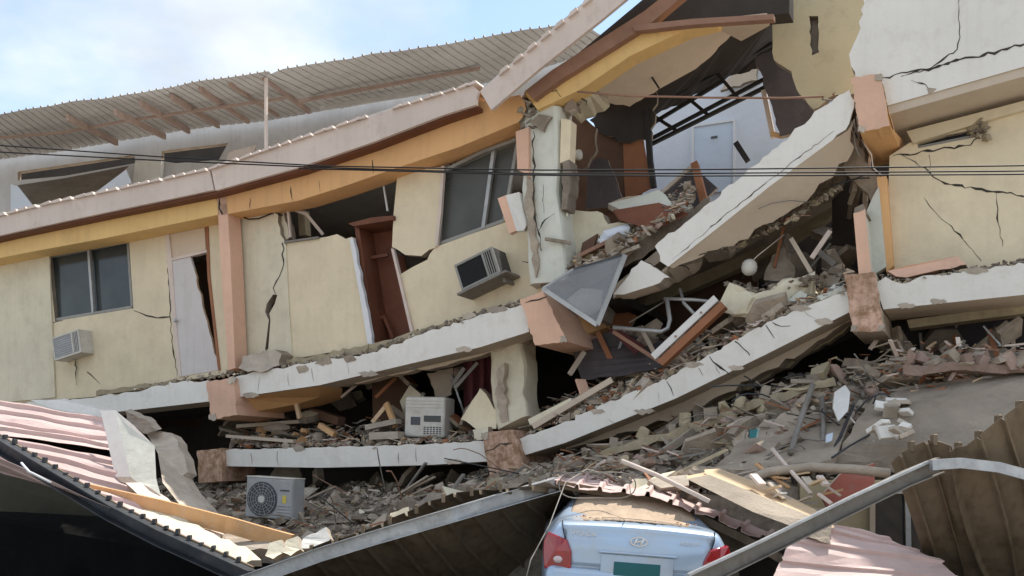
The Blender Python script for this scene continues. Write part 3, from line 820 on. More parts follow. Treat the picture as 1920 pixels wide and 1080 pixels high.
# ---- upper room behind the gap
P_('partition', [(1072, 236), (1140, 240), (1205, 262), (1216, 345), (1172, 398), (1070, 410)], 'brown_interior', d=2.0, th=0.06)
P_('partition', [(1168, 268), (1205, 262), (1222, 352), (1172, 376)], 'wood_mid', d=1.95, th=0.04)
P_('partition', [(1068, 215), (1092, 216), (1118, 240), (1114, 290), (1090, 320), (1070, 300)], 'brown_interior', d=1.2, th=0.08, j='all', amp=4)
P_('leaning_board', [(1104, 310), (1122, 296), (1140, 300), (1172, 386), (1098, 392)], 'charcoal_sheet', d=1.6, th=0.05, j='all', amp=2)
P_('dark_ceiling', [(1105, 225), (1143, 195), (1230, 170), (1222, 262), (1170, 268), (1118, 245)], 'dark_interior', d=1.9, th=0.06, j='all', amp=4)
bar('door_post', [F(1213, 205, 1.9), F(1219, 300, 1.9), F(1226, 352, 1.9)], 0.08, 0.08, 'black_metal', bld, up=NV)
rw = P_('rear_wall', [(1190, 60), (1560, 10), (1560, 260), (1500, 420), (1190, 430)], 'white_wall_blue', d=4.6, th=0.1)
dd = P_('door', [(1301, 238), (1374, 227), (1372, 358), (1300, 362)], 'door_blue', d=4.55, th=0.04)
dd['label'] = 'pale blue flush door in the rear wall of the upper room'
plate('door_frame', [(1296, 234), (1378, 222), (1376, 358), (1373, 358), (1374, 227), (1301, 238), (1300, 362), (1296, 362)], 'white_pure', parent=dd, d=4.52, th=0.08)
plate('door_sign', [(1333, 256), (1345, 254), (1345, 258), (1333, 260)], 'grille_dark', parent=dd, d=4.535, th=0.008)
P_('ceiling_trim', [(1380, 130), (1418, 112), (1420, 150), (1350, 170)], 'soffit', d=4.4, th=0.1, j='all', amp=3)
mkd = dict(parent=bld, up=NV)
for (a, b, w) in (((1222, 270), (1462, 150), 0.07), ((1216, 263), (1432, 149), 0.055), ((1216, 236), (1358, 150), 0.055), ((1217, 212), (1270, 246), 0.06),
               ((1290, 184), (1328, 216), 0.06), ((1345, 138), (1384, 184), 0.06), ((1240, 175), (1440, 60), 0.10), ((1260, 182), (1448, 82), 0.06)):
    bar('ceiling_truss', [F(*a, 2.6), F(*b, 2.6)], 0.05, w, 'black_metal', **mkd)
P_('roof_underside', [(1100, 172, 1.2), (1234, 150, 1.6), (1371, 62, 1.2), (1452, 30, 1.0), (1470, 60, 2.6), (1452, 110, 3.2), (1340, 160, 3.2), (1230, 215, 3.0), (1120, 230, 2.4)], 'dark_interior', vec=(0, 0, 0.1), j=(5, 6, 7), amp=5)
bar('fallen_batten', [F(1380, 268, 2.4), F(1402, 302, 2.4)], 0.08, 0.09, 'black_metal', **mkd)
bar('door_jamb', [F(1432, 170, 2.6), F(1450, 258, 2.6)], 0.07, 0.09, 'fascia', **mkd)
bar('door_jamb', [F(1446, 250, 2.5), F(1466, 256, 2.5)], 0.06, 0.06, 'lumber', **mkd)
P_('wall', [(1415, 108), (1452, 92), (1470, 120), (1530, 200), (1510, 250), (1462, 256), (1440, 180)], 'charcoal_sheet', d=2.4, th=0.12, j='all', amp=3)
ow = P_('wall', [(1446, -20), (1640, -20), (1622, 40), (1608, 80), (1603, 130), (1612, 175), (1565, 178), (1525, 205), (1494, 168), (1484, 134), (1451, 112), (1449, 80)], 'olive_wall', d=1.1, th=0.15, j=(4, 5, 6, 7, 8, 9, 10), amp=3,
   holes=[[(1517, 30), (1534, 30), (1536, 98), (1522, 104)]], hjag=2)
P_('broken_core', [(1512, 25), (1540, 25), (1540, 108), (1516, 108)], 'concrete', d=1.22, th=0.1)
# heap on the sloping floor of that room
P_('floor_boards', [(1140, 392, 0.9), (1235, 366, 0.8), (1262, 395, 0.5), (1300, 398, 0.6), (1220, 425, 0.3), (1170, 408, 0.6)], 'column_white', vec=(0, 0, 0.08), j='all', amp=4)
P_('floor_boards', [(1150, 398, 0.5), (1235, 384, 0.4), (1290, 404, 0.3), (1225, 432, 0.2), (1160, 412, 0.4)], 'wood_dark', vec=(0, 0, 0.03))
P_('fallen_panel', [(1225, 368, 1.6), (1300, 312, 1.8), (1345, 352, 1.4), (1300, 390, 1.0), (1262, 388, 1.0), (1240, 376, 1.2)], 'charcoal_sheet', vec=NV * 0.06, j=(2, 3, 4), amp=3)
bar('fallen_post', [F(1303, 308, 1.4), F(1316, 360, 1.1), F(1322, 385, 0.9)], 0.10, 0.10, 'wood_mid', **mkd)
bar('fallen_batten', [F(1230, 372, 1.3), F(1295, 314, 1.5)], 0.05, 0.05, 'concrete_pale', **mkd)
lmp = lathe([(0.035, 0.0), (0.06, 0.03), (0.06, 0.1), (0.045, 0.14), (0.02, 0.15)], 14, 'Z')
lp = F(1085, 300, 1.0)
mk('lamp_holder', [v + lp for v in lmp[0]], lmp[1], 'plastic_white', bld, smooth=True)

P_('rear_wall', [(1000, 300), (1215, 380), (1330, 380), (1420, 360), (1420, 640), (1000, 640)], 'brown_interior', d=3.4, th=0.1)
P_('broken_slab_core', [(1050, 520, 0.5), (1150, 480, 0.5), (1250, 420, 0.5), (1330, 370, 0.6), (1350, 420, 3.0), (1250, 470, 3.2), (1060, 560, 3.0)], 'concrete', vec=(0, 0, -0.25), j='all', amp=4)
# ---- upper right block
uw = P_('parapet_wall', [(1625, -40), (1990, -40), (1990, 105), (1888, 134), (1664, 198), (1652, 138), (1604, 146), (1592, 102), (1610, 62)], 'white', d=0.0, th=0.25, side='beige', j=(6, 7, 8), amp=3)
crack(bld, [(1650, 148), (1700, 136), (1750, 128), (1810, 108), (1845, 103), (1888, 92), (1960, 70)], 0.0, 5)
crack(bld, [(1690, 143), (1745, 128), (1795, 92), (1800, 70), (1797, 34), (1800, -10)], 0.0, 3)
crack(bld, [(1708, 150), (1735, 158), (1745, 172)], 0.0, 3)
P_('broken_patch', [(1738, 164), (1756, 166), (1750, 172), (1741, 176)], 'concrete', d=-0.006, th=0.004)
P_('floor_slab', [(1664, 198), (1888, 134), (1990, 105), (1990, 125), (1888, 152), (1668, 214)], 'beige', d=0.02, th=3.6, side='beige')
P_('beam', [(1700, 246), (1870, 202), (1990, 170), (1990, 186), (1870, 220), (1712, 268)], 'cream', d=0.62, th=0.2)
P_('wall', [(1668, 292), (1705, 268), (1870, 221), (1990, 186), (1990, 520), (1888, 528), (1676, 540), (1664, 400)], 'cream', d=0.7, th=0.16, side='cream_pale',
   holes=[[(1718, 254 + 10), (1822, 238 + 6), (1825, 252 + 6), (1722, 272 + 6)]])
sl = window([(1718, 262), (1824, 240), (1826, 258), (1721, 279)], [], 0.74, 'door_glass', 'narrow dark ventilation window slot')
scatter('rubble', '', 24, lambda r: F(r.uniform(1822, 1850), r.uniform(226, 262), r.uniform(0.6, 0.72)), 0.06, 0.16, ['concrete', 'block_yellow'], [2, 2], 33, parent=bld)
crack(bld, [(1674, 292), (1700, 290), (1760, 280), (1820, 272), (1834, 258)], 0.7, 5)
crack(bld, [(1690, 290), (1735, 315), (1750, 332), (1772, 344), (1830, 354), (1888, 362), (1960, 375)], 0.7, 4)
crack(bld, [(1732, 370), (1760, 405), (1800, 440), (1840, 490)], 0.7, 3)
crack(bld, [(1868, 360), (1872, 420), (1880, 462)], 0.7, 3)
crack(bld, [(1742, 290), (1744, 318)], 0.7, 2)
P_('pilaster', [(1644, 332), (1662, 330), (1675, 498), (1662, 510), (1652, 420)], 'orange', d=0.52, th=0.2)
P_('column', [(1600, 400), (1622, 392), (1634, 512), (1610, 514)], 'pink', d=0.1, th=0.5, side='column_white', j=(0,), amp=4)
P_('exposed_core', [(1602, 390), (1618, 382), (1628, 402), (1600, 406)], 'concrete', d=0.12, th=0.35, j='all', amp=3)
P_('side_wall', [(1624, 398), (1648, 350), (1662, 500), (1636, 516)], 'column_white', d=0.5, th=0.15, j=(0,), amp=3)
for i in range(8):
    x = 1612 + R.uniform(-6, 30)
    bar('hanging_lath', [F(x, 282 + R.uniform(-10, 10), 0.9 + R.random() * 0.6), F(x - 20 + R.uniform(-20, 20), 390 + R.uniform(-40, 20), 1.0 + R.random())], 0.06, 0.05, R.choice(['steel_grey', 'soffit', 'concrete', 'fascia']), **mkd)
P_('broken_core', [(1574, 240), (1604, 182), (1612, 260), (1620, 300), (1650, 330), (1640, 385), (1590, 330)], 'concrete', d=0.9, th=0.2, j='all', amp=6)
P_('rear_wall', [(1560, 180), (1640, 180), (1720, 250), (1720, 560), (1560, 480)], 'dark_interior', d=2.2, th=0.1)
tube('wire', [F(1615, 262, 0.3), F(1634, 290, 0.3), F(1637, 315, 0.3), F(1655, 330, 0.4)], 0.008, 'fascia', bld)
# grey ground floor wall under the right slab
P_('wall', [(1690, 600), (1990, 560), (1990, 700), (1690, 700)], 'charcoal_sheet', d=1.8, th=0.15)
P_('beam', [(1700, 600, 0.9), (1888, 575, 0.9), (1990, 560, 0.9), (1990, 578, 0.9), (1888, 592, 0.9), (1705, 615, 0.9)], 'block_yellow', vec=NV * 0.3)
bar('brace', [F(1815, 668, 1.4), F(1890, 606, 1.5)], 0.08, 0.1, 'soffit', **mkd)

# cracks on the slab edges
for pts, w in (([(1330, 668), (1352, 690), (1368, 702)], 4), ([(1378, 640), (1392, 652), (1406, 666)], 5), ([(1340, 680), (1344, 694), (1350, 700)], 2), ([(1436, 610), (1444, 622), (1452, 634)], 3),
               ([(1448, 604), (1465, 612), (1482, 611)], 4), ([(1504, 578), (1514, 590), (1530, 598)], 2), ([(1310, 690), (1318, 704)], 3), ([(1250, 715), (1258, 728), (1263, 742)], 3),
               ([(1234, 735), (1236, 755)], 2), ([(1140, 785), (1150, 793)], 2), ([(487, 706), (484, 738)], 2), ([(540, 700), (542, 724)], 2), ([(650, 680), (654, 702)], 2),
               ([(584, 690), (588, 716)], 2), ([(520, 846), (522, 872)], 3), ([(747, 848), (748, 870)], 3), ([(470, 850), (472, 870)], 2), ([(780, 838), (781, 866)], 1.5), ([(1000, 602), (1002, 606)], 2)):
    crack(bld, pts, 0.0, w, seed=5, m='crack_dark' if w > 2.5 and pts[0][0] > 1000 else 'crack_soft')
crack(bld, [(1262, 492), (1300, 478), (1340, 476), (1364, 462)], 0.0, 3, proj=lambda x, y: F(x, y, 0.1))
crack(bld, [(910, 846), (925, 842), (938, 832), (960, 830)], -0.12, 4)
crack(bld, [(984, 568), (1010, 562), (1025, 556)], -0.12, 4)
crack(bld, [(1208, 490), (1226, 500), (1240, 505)], 0.0, 3)
crack(bld, [(1260, 488), (1350, 412), (1445, 335), (1565, 245)], -0.05, 2)
# exposed concrete patches on slab 3
for pts in ([(555, 688), (572, 684), (578, 694), (560, 700)], [(590, 682), (605, 672), (618, 668), (622, 680), (604, 686)], [(640, 668), (662, 664), (668, 674), (650, 680)]):
    P_('spalled_patch', pts, 'concrete', d=-0.01, th=0.009, j='all', amp=2, step=5)
jf = lathe([(0.10, 0.0), (0.115, 0.02), (0.115, 0.11), (0.07, 0.12)], 18, 'Z')
jp = F(767, 692, 0.35)
mk('ceiling_lamp', [v + jp for v in jf[0]], jf[1], 'plastic_grey', bld, smooth=True)
tube('pipe', [F(640, 700, 0.5), F(760, 690, 0.5), F(900, 655, 0.5), F(985, 632, 0.5)], 0.05, 'beige', bld)

# ================================================================== REAR WING (metal roof pushed up behind)
rear = thing('rear_wing', 'rear building wing with buckled grey metal roof and exposed brown rafters', 'building', loc=tuple(G(420, 800, 27).xy) + (0,))
YT, YB = 23.0, 27.0
topL = [(-120, 232), (33, 208), (130, 192), (240, 176), (300, 168), (360, 156), (430, 146), (503, 133)]
botL = [(-30, 305), (120, 283), (240, 262), (330, 248), (420, 236), (500, 226), (570, 214), (640, 204)]
corrugated('roof_sheet', [G(x, y, YT) for x, y in topL], [G(x, y, YB) for x, y in botL], 46, 'roof_old', rear, rib_h=0.035, rib_w=0.12, nv=10, wav=0.045, seed=3)
topR = [(498, 142), (530, 130), (600, 117), (700, 101), (800, 88), (900, 72), (1000, 54), (1090, 38)]
botR = [(640, 204), (700, 192), (780, 180), (860, 165), (940, 150), (1000, 135), (1080, 110), (1160, 90)]
corrugated('roof_sheet', [G(x, y, YT - 0.3) for x, y in topR], [G(x, y, YB) for x, y in botR], 34, 'roof_old', rear, rib_h=0.045, rib_w=0.10, nv=10, wav=0.05, seed=5)
for x0, y0, x1, y1 in ((210, 212, 320, 268), (258, 196, 365, 258), (316, 184, 420, 248), (370, 170, 476, 240), (425, 158, 532, 228), (488, 146, 590, 222), (120, 222, 230, 280)):
    bar('rafter', [G(x0 + 6, y0 - 2, YT + 0.4), G(x0 + (x1 - x0) * 0.9, y0 + (y1 - y0) * 0.9 - 6, YB - 0.4)], 0.08, 0.14, 'rafter_brown', rear)
bar('purlin', [G(-40, 262, YT + 1.6), G(120, 248, YT + 1.6), G(240, 226, YT + 1.6), G(420, 200, YT + 1.6), G(535, 184, YT + 1.6)], 0.06, 0.06, 'rafter_brown', rear)
bar('purlin', [G(560, 190, YT + 2.0), G(700, 164, YT + 2.0), G(900, 128, YT + 2.0)], 0.08, 0.08, 'rafter_brown', rear)
bar('purlin', [G(600, 204, YT + 3.0), G(800, 172, YT + 3.0)], 0.08, 0.10, 'roof_old', rear)
bar('post', [G(499, 146, YT + 0.3), G(499, 285, YT + 0.3)], 0.06, 0.06, 'fascia', rear, up=NV)
prj = lambda p: G(p[0], p[1], p[2])
plate('wall', [(-140, 305), (120, 275), (240, 254), (420, 228), (640, 196), (800, 168), (900, 150), (1100, 92), (1100, 420), (-140, 520)], 'roof_old', parent=rear, d=27.3, th=0.2, proj=prj,
      vec=(0, 0.2, 0), holes=[[(303, 283), (428, 268), (410, 300), (330, 306), (303, 302)], [(33, 322), (252, 290), (254, 306), (120, 330), (33, 338)]])
plate('dark_room', [(-20, 270), (520, 230), (520, 400), (-20, 420)], 'dark_interior', parent=rear, d=29.0, th=0.2, proj=prj, vec=(0, 0.2, 0))
plate('wall', [(253, 303), (303, 298), (300, 345), (248, 352)], 'white', parent=rear, d=26.9, proj=prj, vec=(0, 0.2, 0))
plate('fallen_ceiling', [(33, 348, 26.6), (120, 335, 26.4), (240, 312, 26.4), (200, 352, 25.4), (120, 372, 25), (60, 385, 25)], 'roof_brown', parent=rear, proj=prj, vec=(0, 0.1, 0.05))
plate('gable_panel', [(183, 358), (236, 318), (246, 342), (200, 360)], 'white_wall_blue', parent=rear, d=25.0, proj=prj, vec=(0, 0.06, 0))
plate('gable_panel', [(20, 345), (34, 350), (62, 386), (20, 398)], 'white_wall_blue', parent=rear, d=25.0, proj=prj, vec=(0, 0.06, 0))
plate('torn_board', [(424, 300), (430, 285), (480, 272), (470, 296), (440, 306)], 'fascia', parent=rear, d=25.5, proj=prj, vec=(0, 0.05, 0), j='all', amp=2)

# ================================================================== POWER CABLES
def cable(pts, Y0, Y1, label, r=0.007):
    n = len(pts)
    path = []
    P3 = [G(x, y, Y0 + (Y1 - Y0) * i / (n - 1)) for i, (x, y) in enumerate(pts)]
    for i in range(40):
        path.append(interp(P3, i / 39))
    tag(tube('power_cable', path, r, 'cable_black', n=6), label, 'cable', 'power cables across the front')
cable([(-400, 246), (33, 275), (300, 294), (600, 311), (1000, 319), (1300, 318), (1888, 311), (2300, 304)], 11, 8.5, 'uppermost thin black cable crossing the whole building front')
cable([(-400, 262), (33, 287), (300, 301), (600, 314), (1000, 326), (1300, 325), (1888, 321), (2300, 315)], 11, 8.5, 'middle black cable of three crossing the building front')
cable([(560, 316), (800, 322), (1000, 328.5), (1300, 330), (1888, 327), (2300, 322)], 10.0, 8.5, 'lowest black cable joining the others left of the pale cracked column')

# ================================================================== AIR CONDITIONERS
def window_ac(M, w, h, dep, label, face, case, side_dark, box=None):
    t = thing('window_air_conditioner', label, 'air conditioner', M=M, group='window air conditioners')
    fr = 0.035
    mk('casing', *bx((0, dep / 2, h / 2), (w, dep, h), 0.012), box or case, t)
    mk('front_frame', *join([bx((-w / 2 + fr / 2, -0.012, h / 2), (fr, 0.03, h), 0.006), bx((w * 0.22, -0.012, h / 2), (fr, 0.03, h), 0.006), bx((w / 2 - fr / 2, -0.012, h / 2), (fr, 0.03, h), 0.006),
                             bx((0, -0.012, fr / 2), (w, 0.028, fr), 0.006), bx((0, -0.012, h - fr / 2), (w, 0.028, fr), 0.006)]), case, t)
    g = mk('grille', *bx((-w * 0.14, -0.004, h / 2), (w * 0.68, 0.012, h - 2 * fr), 0), face, t)
    n = 9
    for i in range(n):
        mk('slat', *bx((-w * 0.14, -0.014, fr + (i + 0.5) * (h - 2 * fr) / n), (w * 0.66, 0.012, 0.010), 0), face, g)
    mk('side_vent', *bx((w * 0.355, -0.004, h / 2), (w * 0.22, 0.012, h - 2 * fr), 0), side_dark, t)
    for i in range(4):
        mk('vent_slat', *bx((w * 0.355 - w * 0.08 + i * w * 0.053, -0.015, h / 2), (0.012, 0.012, h - 2 * fr), 0), case, t)
    return t
window_ac(frame(129, 669, 0.18, roll=math.radians(10)), 0.72, 0.44, 0.3, 'white window air conditioner below the left window', 'plastic_grey', 'plastic_white', 'grille_dark')
t = window_ac(frame(903, 529, -0.02, roll=math.radians(19)), 0.66, 0.41, 0.42, 'dark fronted window air conditioner on a shelf, tilted with the wall', 'cable_black', 'frame_grey', 'black_metal', 'steel_dark')
mk('shelf', *bx((0.02, 0.16, -0.03), (0.84, 0.46, 0.035), 0.004), 'steel_grey', t)
mk('shelf_bracket', *bx((0.3, 0.24, -0.08), (0.04, 0.3, 0.07), 0.004), 'steel_grey', t)
# portable unit on the second floor slab
t = thing('portable_air_cooler', 'dirty white boxy air cooler standing on the lower slab', 'air cooler', M=frame(795, 820, 0.35, roll=math.radians(-2), yaw=math.radians(8)))
w, h = 0.66, 0.62
mk('casing', *bx((0, 0.2, h / 2), (w, 0.42, h), 0.035, 3), 'plastic_white', t)
mk('top_ridge', *join([bx((0, -0.012, h * z), (w * 0.96, 0.012, 0.012), 0) for z in (0.98 - 0.08, 0.98 - 0.16, 0.98 - 0.24)]), 'plastic_white', t)
mk('control_window', *bx((-w * 0.22, -0.012, h * 0.40), (w * 0.24, 0.012, h * 0.2), 0.004), 'grille_dark', t)
mk('display_window', *bx((w * 0.2, -0.012, h * 0.46), (w * 0.42, 0.012, h * 0.15), 0.004), 'car_glass', t)
gr = mk('vent_grid', *bx((w * 0.22, -0.010, h * 0.17), (w * 0.46, 0.008, h * 0.22), 0.002), 'grille_dark', t)
for i in range(6):
    mk('grid_bar', *bx((w * 0.22 - w * 0.23 + (i + 0.5) * w * 0.46 / 6 + w * 0.035, -0.018, h * 0.17), (0.012, 0.012, h * 0.22), 0), 'plastic_white', gr)
for i in range(5):
    mk('grid_bar', *bx((w * 0.22, -0.0195, h * 0.07 + i * h * 0.05), (w * 0.46, 0.012, 0.010), 0), 'plastic_white', gr)
mk('foot', *bx((-w * 0.38, 0.1, -0.015), (0.06, 0.3, 0.03), 0.005), 'grille_dark', t); mk('foot', *bx((w * 0.38, 0.1, -0.015), (0.06, 0.3, 0.03), 0.005), 'grille_dark', t)
# outdoor condenser in the rubble
t = thing('outdoor_condenser', 'pale grey outdoor condenser unit half buried in rubble under the lower slab', 'air conditioner', M=frame(503, 972, 0, roll=math.radians(-3), yaw=math.radians(6), Y=14.0))
w, h = 0.78, 0.57
mk('casing', *bx((0, 0.15, h / 2), (w, 0.3, h), 0.018, 2), 'plastic_grey', t)
gv, gf = lathe([(0.245, -0.004), (0.25, -0.012), (0.24, -0.018), (0.235, -0.006)], 36)
mk('fan_guard', [v + Vector((-0.11, 0, h * 0.47)) for v in gv], gf, 'grille_dark', t, smooth=False)
gg = []
for r_ in (0.06, 0.10, 0.14, 0.18, 0.22):
    ring = [Vector((-0.11 + r_ * math.cos(a), -0.026, h * 0.47 + r_ * math.sin(a))) for a in [i * 2 * math.pi / 28 for i in range(29)]]
    gg.append(sweep(ring, rect(0.006, 0.006), Vector((0, 1, 0)), cap=False))
for i in range(16):
    a = i * math.pi / 8
    gg.append(sweep([Vector((-0.11 + 0.04 * math.cos(a), -0.024, h * 0.47 + 0.04 * math.sin(a))), Vector((-0.11 + 0.235 * math.cos(a + 0.3), -0.024, h * 0.47 + 0.235 * math.sin(a + 0.3)))], rect(0.006, 0.006), Vector((0, 1, 0))))
mk('guard_wire', *join(gg), 'plastic_grey', t)
hv, hf = lathe([(0.05, -0.03), (0.05, -0.012)], 20)
mk('fan_hub', [v + Vector((-0.11, -0.004, h * 0.47)) for v in hv], hf, 'paper', t)
sp = mk('service_panel', *bx((0.26, -0.006, h * 0.5), (0.24, 0.014, h * 0.94), 0.004), 'plastic_grey', t)
for i in range(4):
    mk('louvre', *bx((0.26, -0.018, 0.06 + i * 0.045), (0.21, 0.012, 0.016), 0.003), 'plastic_grey', sp)
mk('logo_strip', *bx((0.26, -0.0155, h * 0.72), (0.15, 0.004, 0.022), 0), 'grille_dark', sp)
mk('energy_sticker', *bx((0.26, -0.0155, h * 0.50), (0.06, 0.004, 0.11), 0), 'sticker_yellow', sp)
mk('top_panel', *bx((0, 0.15, h + 0.008), (w * 1.01, 0.31, 0.02), 0.006), 'plastic_white', t)

# ================================================================== RUBBLE FIELD
cols = [(-140, 905, 17.9, 960, 17.2), (200, 910, 17.2, 960, 16.4), (260, 910, 16.8, 1010, 14.2), (400, 925, 16.2, 1035, 13.4), (600, 935, 15.6, 1050, 12.6), (800, 925, 14.9, 1015, 11.8), (1000, 885, 14.2, 930, 10.9),
        (1150, 850, 13.9, 938, 10.6), (1300, 800, 13.4, 945, 10.3), (1450, 735, 12.9, 935, 10.4), (1600, 700, 12.4, 890, 11.0), (1750, 695, 12.0, 870, 11.0), (2060, 690, 11.4, 860, 10.6)]
def bed(x, v):
    for i in range(len(cols) - 1):
        if x <= cols[i + 1][0] or i == len(cols) - 2:
            a, b = cols[i], cols[i + 1]
            t = (x - a[0]) / (b[0] - a[0])
            c = [a[k] + (b[k] - a[k]) * t for k in range(5)]
            break
    top, bot = G(x, c[1], c[2]), G(x, c[3], c[4])
    if v > 1:
        return Vector((bot.x, bot.y - (v - 1) * 0.6, max(-0.05, bot.z - (v - 1) * 9.0)))
    if v < 0:
        return top + Vector((-top.x * v * 0.25, -v * 3.0, -v * 0.1))
    p = top.lerp(bot, v)
    return p
NX, NVV = 150, 44
V, Fc = [], []
for iv in range(NVV):
    v = -1.0 + iv / (NVV - 1) * 2.3
    for ix in range(NX):
        x = -140 + ix / (NX - 1) * 2200
        p = bed(x, v)
        q = p * 1.1
        p = p + Vector((0, 0, 0.16 * noise.noise(q) + 0.09 * noise.noise(q * 2.7) + 0.05 * noise.noise(q * 6.3)))
        V.append(p)
for iv in range(NVV - 1):
    for ix in range(NX - 1):
        a = iv * NX + ix
        Fc.append((a, a + 1, a + 1 + NX, a + NX))
rb = mk('rubble_bed', V, Fc, 'rubble_bed')
tag(rb, 'sloping bed of crushed grey concrete and dust at the building foot', None, None, 'stuff')
MX = ['concrete', 'concrete_pale', 'concrete_dusty', 'brick', 'block_yellow', 'cream_pale', 'wood_mid']
def bed_pt(x0, x1, v0, v1, up=0.05):
    def f(r):
        x = r.uniform(x0, x1); v = r.uniform(v0, v1)
        p = bed(x, v); q = p * 1.1
        return p + Vector((0, 0, 0.16 * noise.noise(q) + 0.09 * noise.noise(q * 2.7) + up * r.random()))
    return f
scatter('rubble', 'fine grey concrete rubble spread below the left slabs', 3600, bed_pt(240, 1010, -0.35, 1.0, 0.10), 0.018, 0.17, MX, [6, 4, 8, 0.35, 0.5, 0.5, 0.2], 41)
scatter('rubble', 'fine brown grey rubble spread below the right slabs', 5200, bed_pt(1000, 1950, -0.45, 1.0, 0.10), 0.015, 0.15, MX, [6, 2, 9, 0.7, 0.9, 0.4, 0.5], 42)
# rubble lying on the floor slabs
def edge_pt(line, h, d0, d1):
    P3 = [Vector((x, y, 0)) for x, y in line]
    def f(r):
        q = interp(P3, r.random()); u = r.random() ** 1.5
        return F(q.x, q.y - u * h + 2, d0 + (d1 - d0) * u)
    return f
scatter('rubble', 'fine grit strewn over the wide dusty slab', 900, bed_pt(1620, 1960, 0.0, 0.75, 0.04), 0.008, 0.05, MX, [4, 4, 6, 2, 1, 1, 0.5], 49)
scatter('rubble', 'grey rubble heaped on the lower left slab', 900, edge_pt([(430, 836), (600, 834), (800, 828), (900, 824)], 38, 0.06, 1.8), 0.03, 0.14, MX, [6, 3, 4, 2, 1.5, 1, 1], 43)
scatter('rubble', 'broken concrete heaped along the sloping lower slab', 900, edge_pt([(990, 815), (1079, 776), (1235, 714), (1344, 655), (1446, 598), (1585, 545)], 40, 0.05, 1.4), 0.03, 0.16, MX, [6, 4, 4, 1, 1.5, 1, 0.8], 44)
scatter('rubble', 'broken concrete crust along the upper left slab edge', 520, edge_pt([(250, 733), (330, 716), (410, 705), (520, 688), (640, 670), (700, 656), (832, 610), (980, 568)], 9, 0.02, 0.3), 0.025, 0.09, MX, [6, 3, 4, 0.4, 1.5, 1, 0.2], 45)
scatter('rubble', 'broken concrete crust along the right slab edge', 200, edge_pt([(1650, 520), (1690, 525), (1800, 510), (1888, 496), (1960, 488)], 9, 0.02, 0.4), 0.025, 0.09, MX, [6, 3, 4, 1.4, 0.5, 1, 0.2], 46)
scatter('rubble', 'rubble between the pale cracked column and the sloping white slab', 420, edge_pt([(1015, 535), (1080, 500), (1150, 470), (1230, 425), (1300, 380)], 40, 0.15, 0.9), 0.03, 0.15, MX, [6, 4, 4, 1, 1, 2, 1.2], 47)
scatter('rubble', 'crushed concrete hanging under the sloping white slab', 260, edge_pt([(1360, 470), (1420, 440), (1500, 400), (1575, 350)], 18, 0.7, 1.8), 0.03, 0.16, MX, [6, 4, 4, 0.2, 1, 1, 0.4], 48)

# single pieces of concrete one can pick out
rnd = random.Random(77)
ADJ = {'concrete_pale': 'pale', 'concrete': 'dark', 'concrete_dusty': 'grey', 'block_yellow': 'yellowish', 'brick': 'reddish', 'column_white': 'whitish', 'lumber': 'tan', 'fascia': 'pale'}
def pieces(n, fn, smin, smax, mats, label, group, name='concrete_chunk', cat='rubble'):
    for i in range(n):
        V, Fc = chunk_at(Vector((0, 0, 0)), smin * (smax / smin) ** rnd.random(), rnd, flat=0.7)
        o = mk(name, [v + fn(rnd) * 0 for v in V], Fc, rnd.choice(mats), org=(0, 0, 0))
        o.location = fn(rnd)
        adj = ADJ.get(o.data.materials[0].name, '')
        tag(o, (adj + ' ' + label).strip(), cat, group)
pieces(34, bed_pt(380, 760, 0.05, 0.75, 0.1), 0.16, 0.34, ['concrete_pale', 'concrete', 'concrete_dusty'], 'angular concrete chunk lying around the outdoor condenser', 'chunks around the condenser')
pieces(26, bed_pt(740, 1010, 0.1, 0.8, 0.1), 0.14, 0.28, ['concrete_dusty', 'concrete', 'block_yellow'], 'dusty concrete chunk in the dark hollow behind the middle canopy', 'chunks behind the canopy')
pieces(40, bed_pt(1050, 1350, 0.1, 0.85, 0.1), 0.12, 0.28, ['concrete_dusty', 'concrete', 'block_yellow', 'brick'], 'masonry chunk on the slope above the car', 'chunks above the car')
pieces(40, bed_pt(1350, 1640, 0.05, 0.9, 0.1), 0.12, 0.30, ['concrete_dusty', 'concrete_pale', 'block_yellow', 'brick'], 'broken masonry chunk in the tangle below the stained right beam end', 'chunks below the right beam end')
pieces(36, lambda r: F(r.uniform(1660, 1900), r.uniform(668, 716), r.uniform(-0.2, 0.9)), 0.10, 0.24, ['brick', 'concrete_dusty', 'brick', 'fascia'], 'dusty brick fragment in the row under the right slab', 'brick fragments under the right slab', 'brick_fragment')
pieces(18, edge_pt([(1430, 610), (1585, 545)], 45, 0.1, 1.0), 0.14, 0.34, ['concrete_pale', 'concrete', 'column_white'], 'concrete lump on the upper end of the sloping lower slab', 'lumps on the sloping slab')
pieces(14, edge_pt([(470, 834), (740, 828)], 30, 0.1, 0.8), 0.10, 0.22, ['concrete_pale', 'concrete', 'lumber'], 'small concrete lump on the lower left slab beside the air cooler', 'lumps on the lower left slab')

# ================================================================== FALLEN CANOPY AND FOREGROUND
def gl(pts, Y0, Y1=None):
    n = len(pts)
    return [G(x, y, Y0 if Y1 is None else Y0 + (Y1 - Y0) * i / (n - 1)) for i, (x, y) in enumerate(pts)]
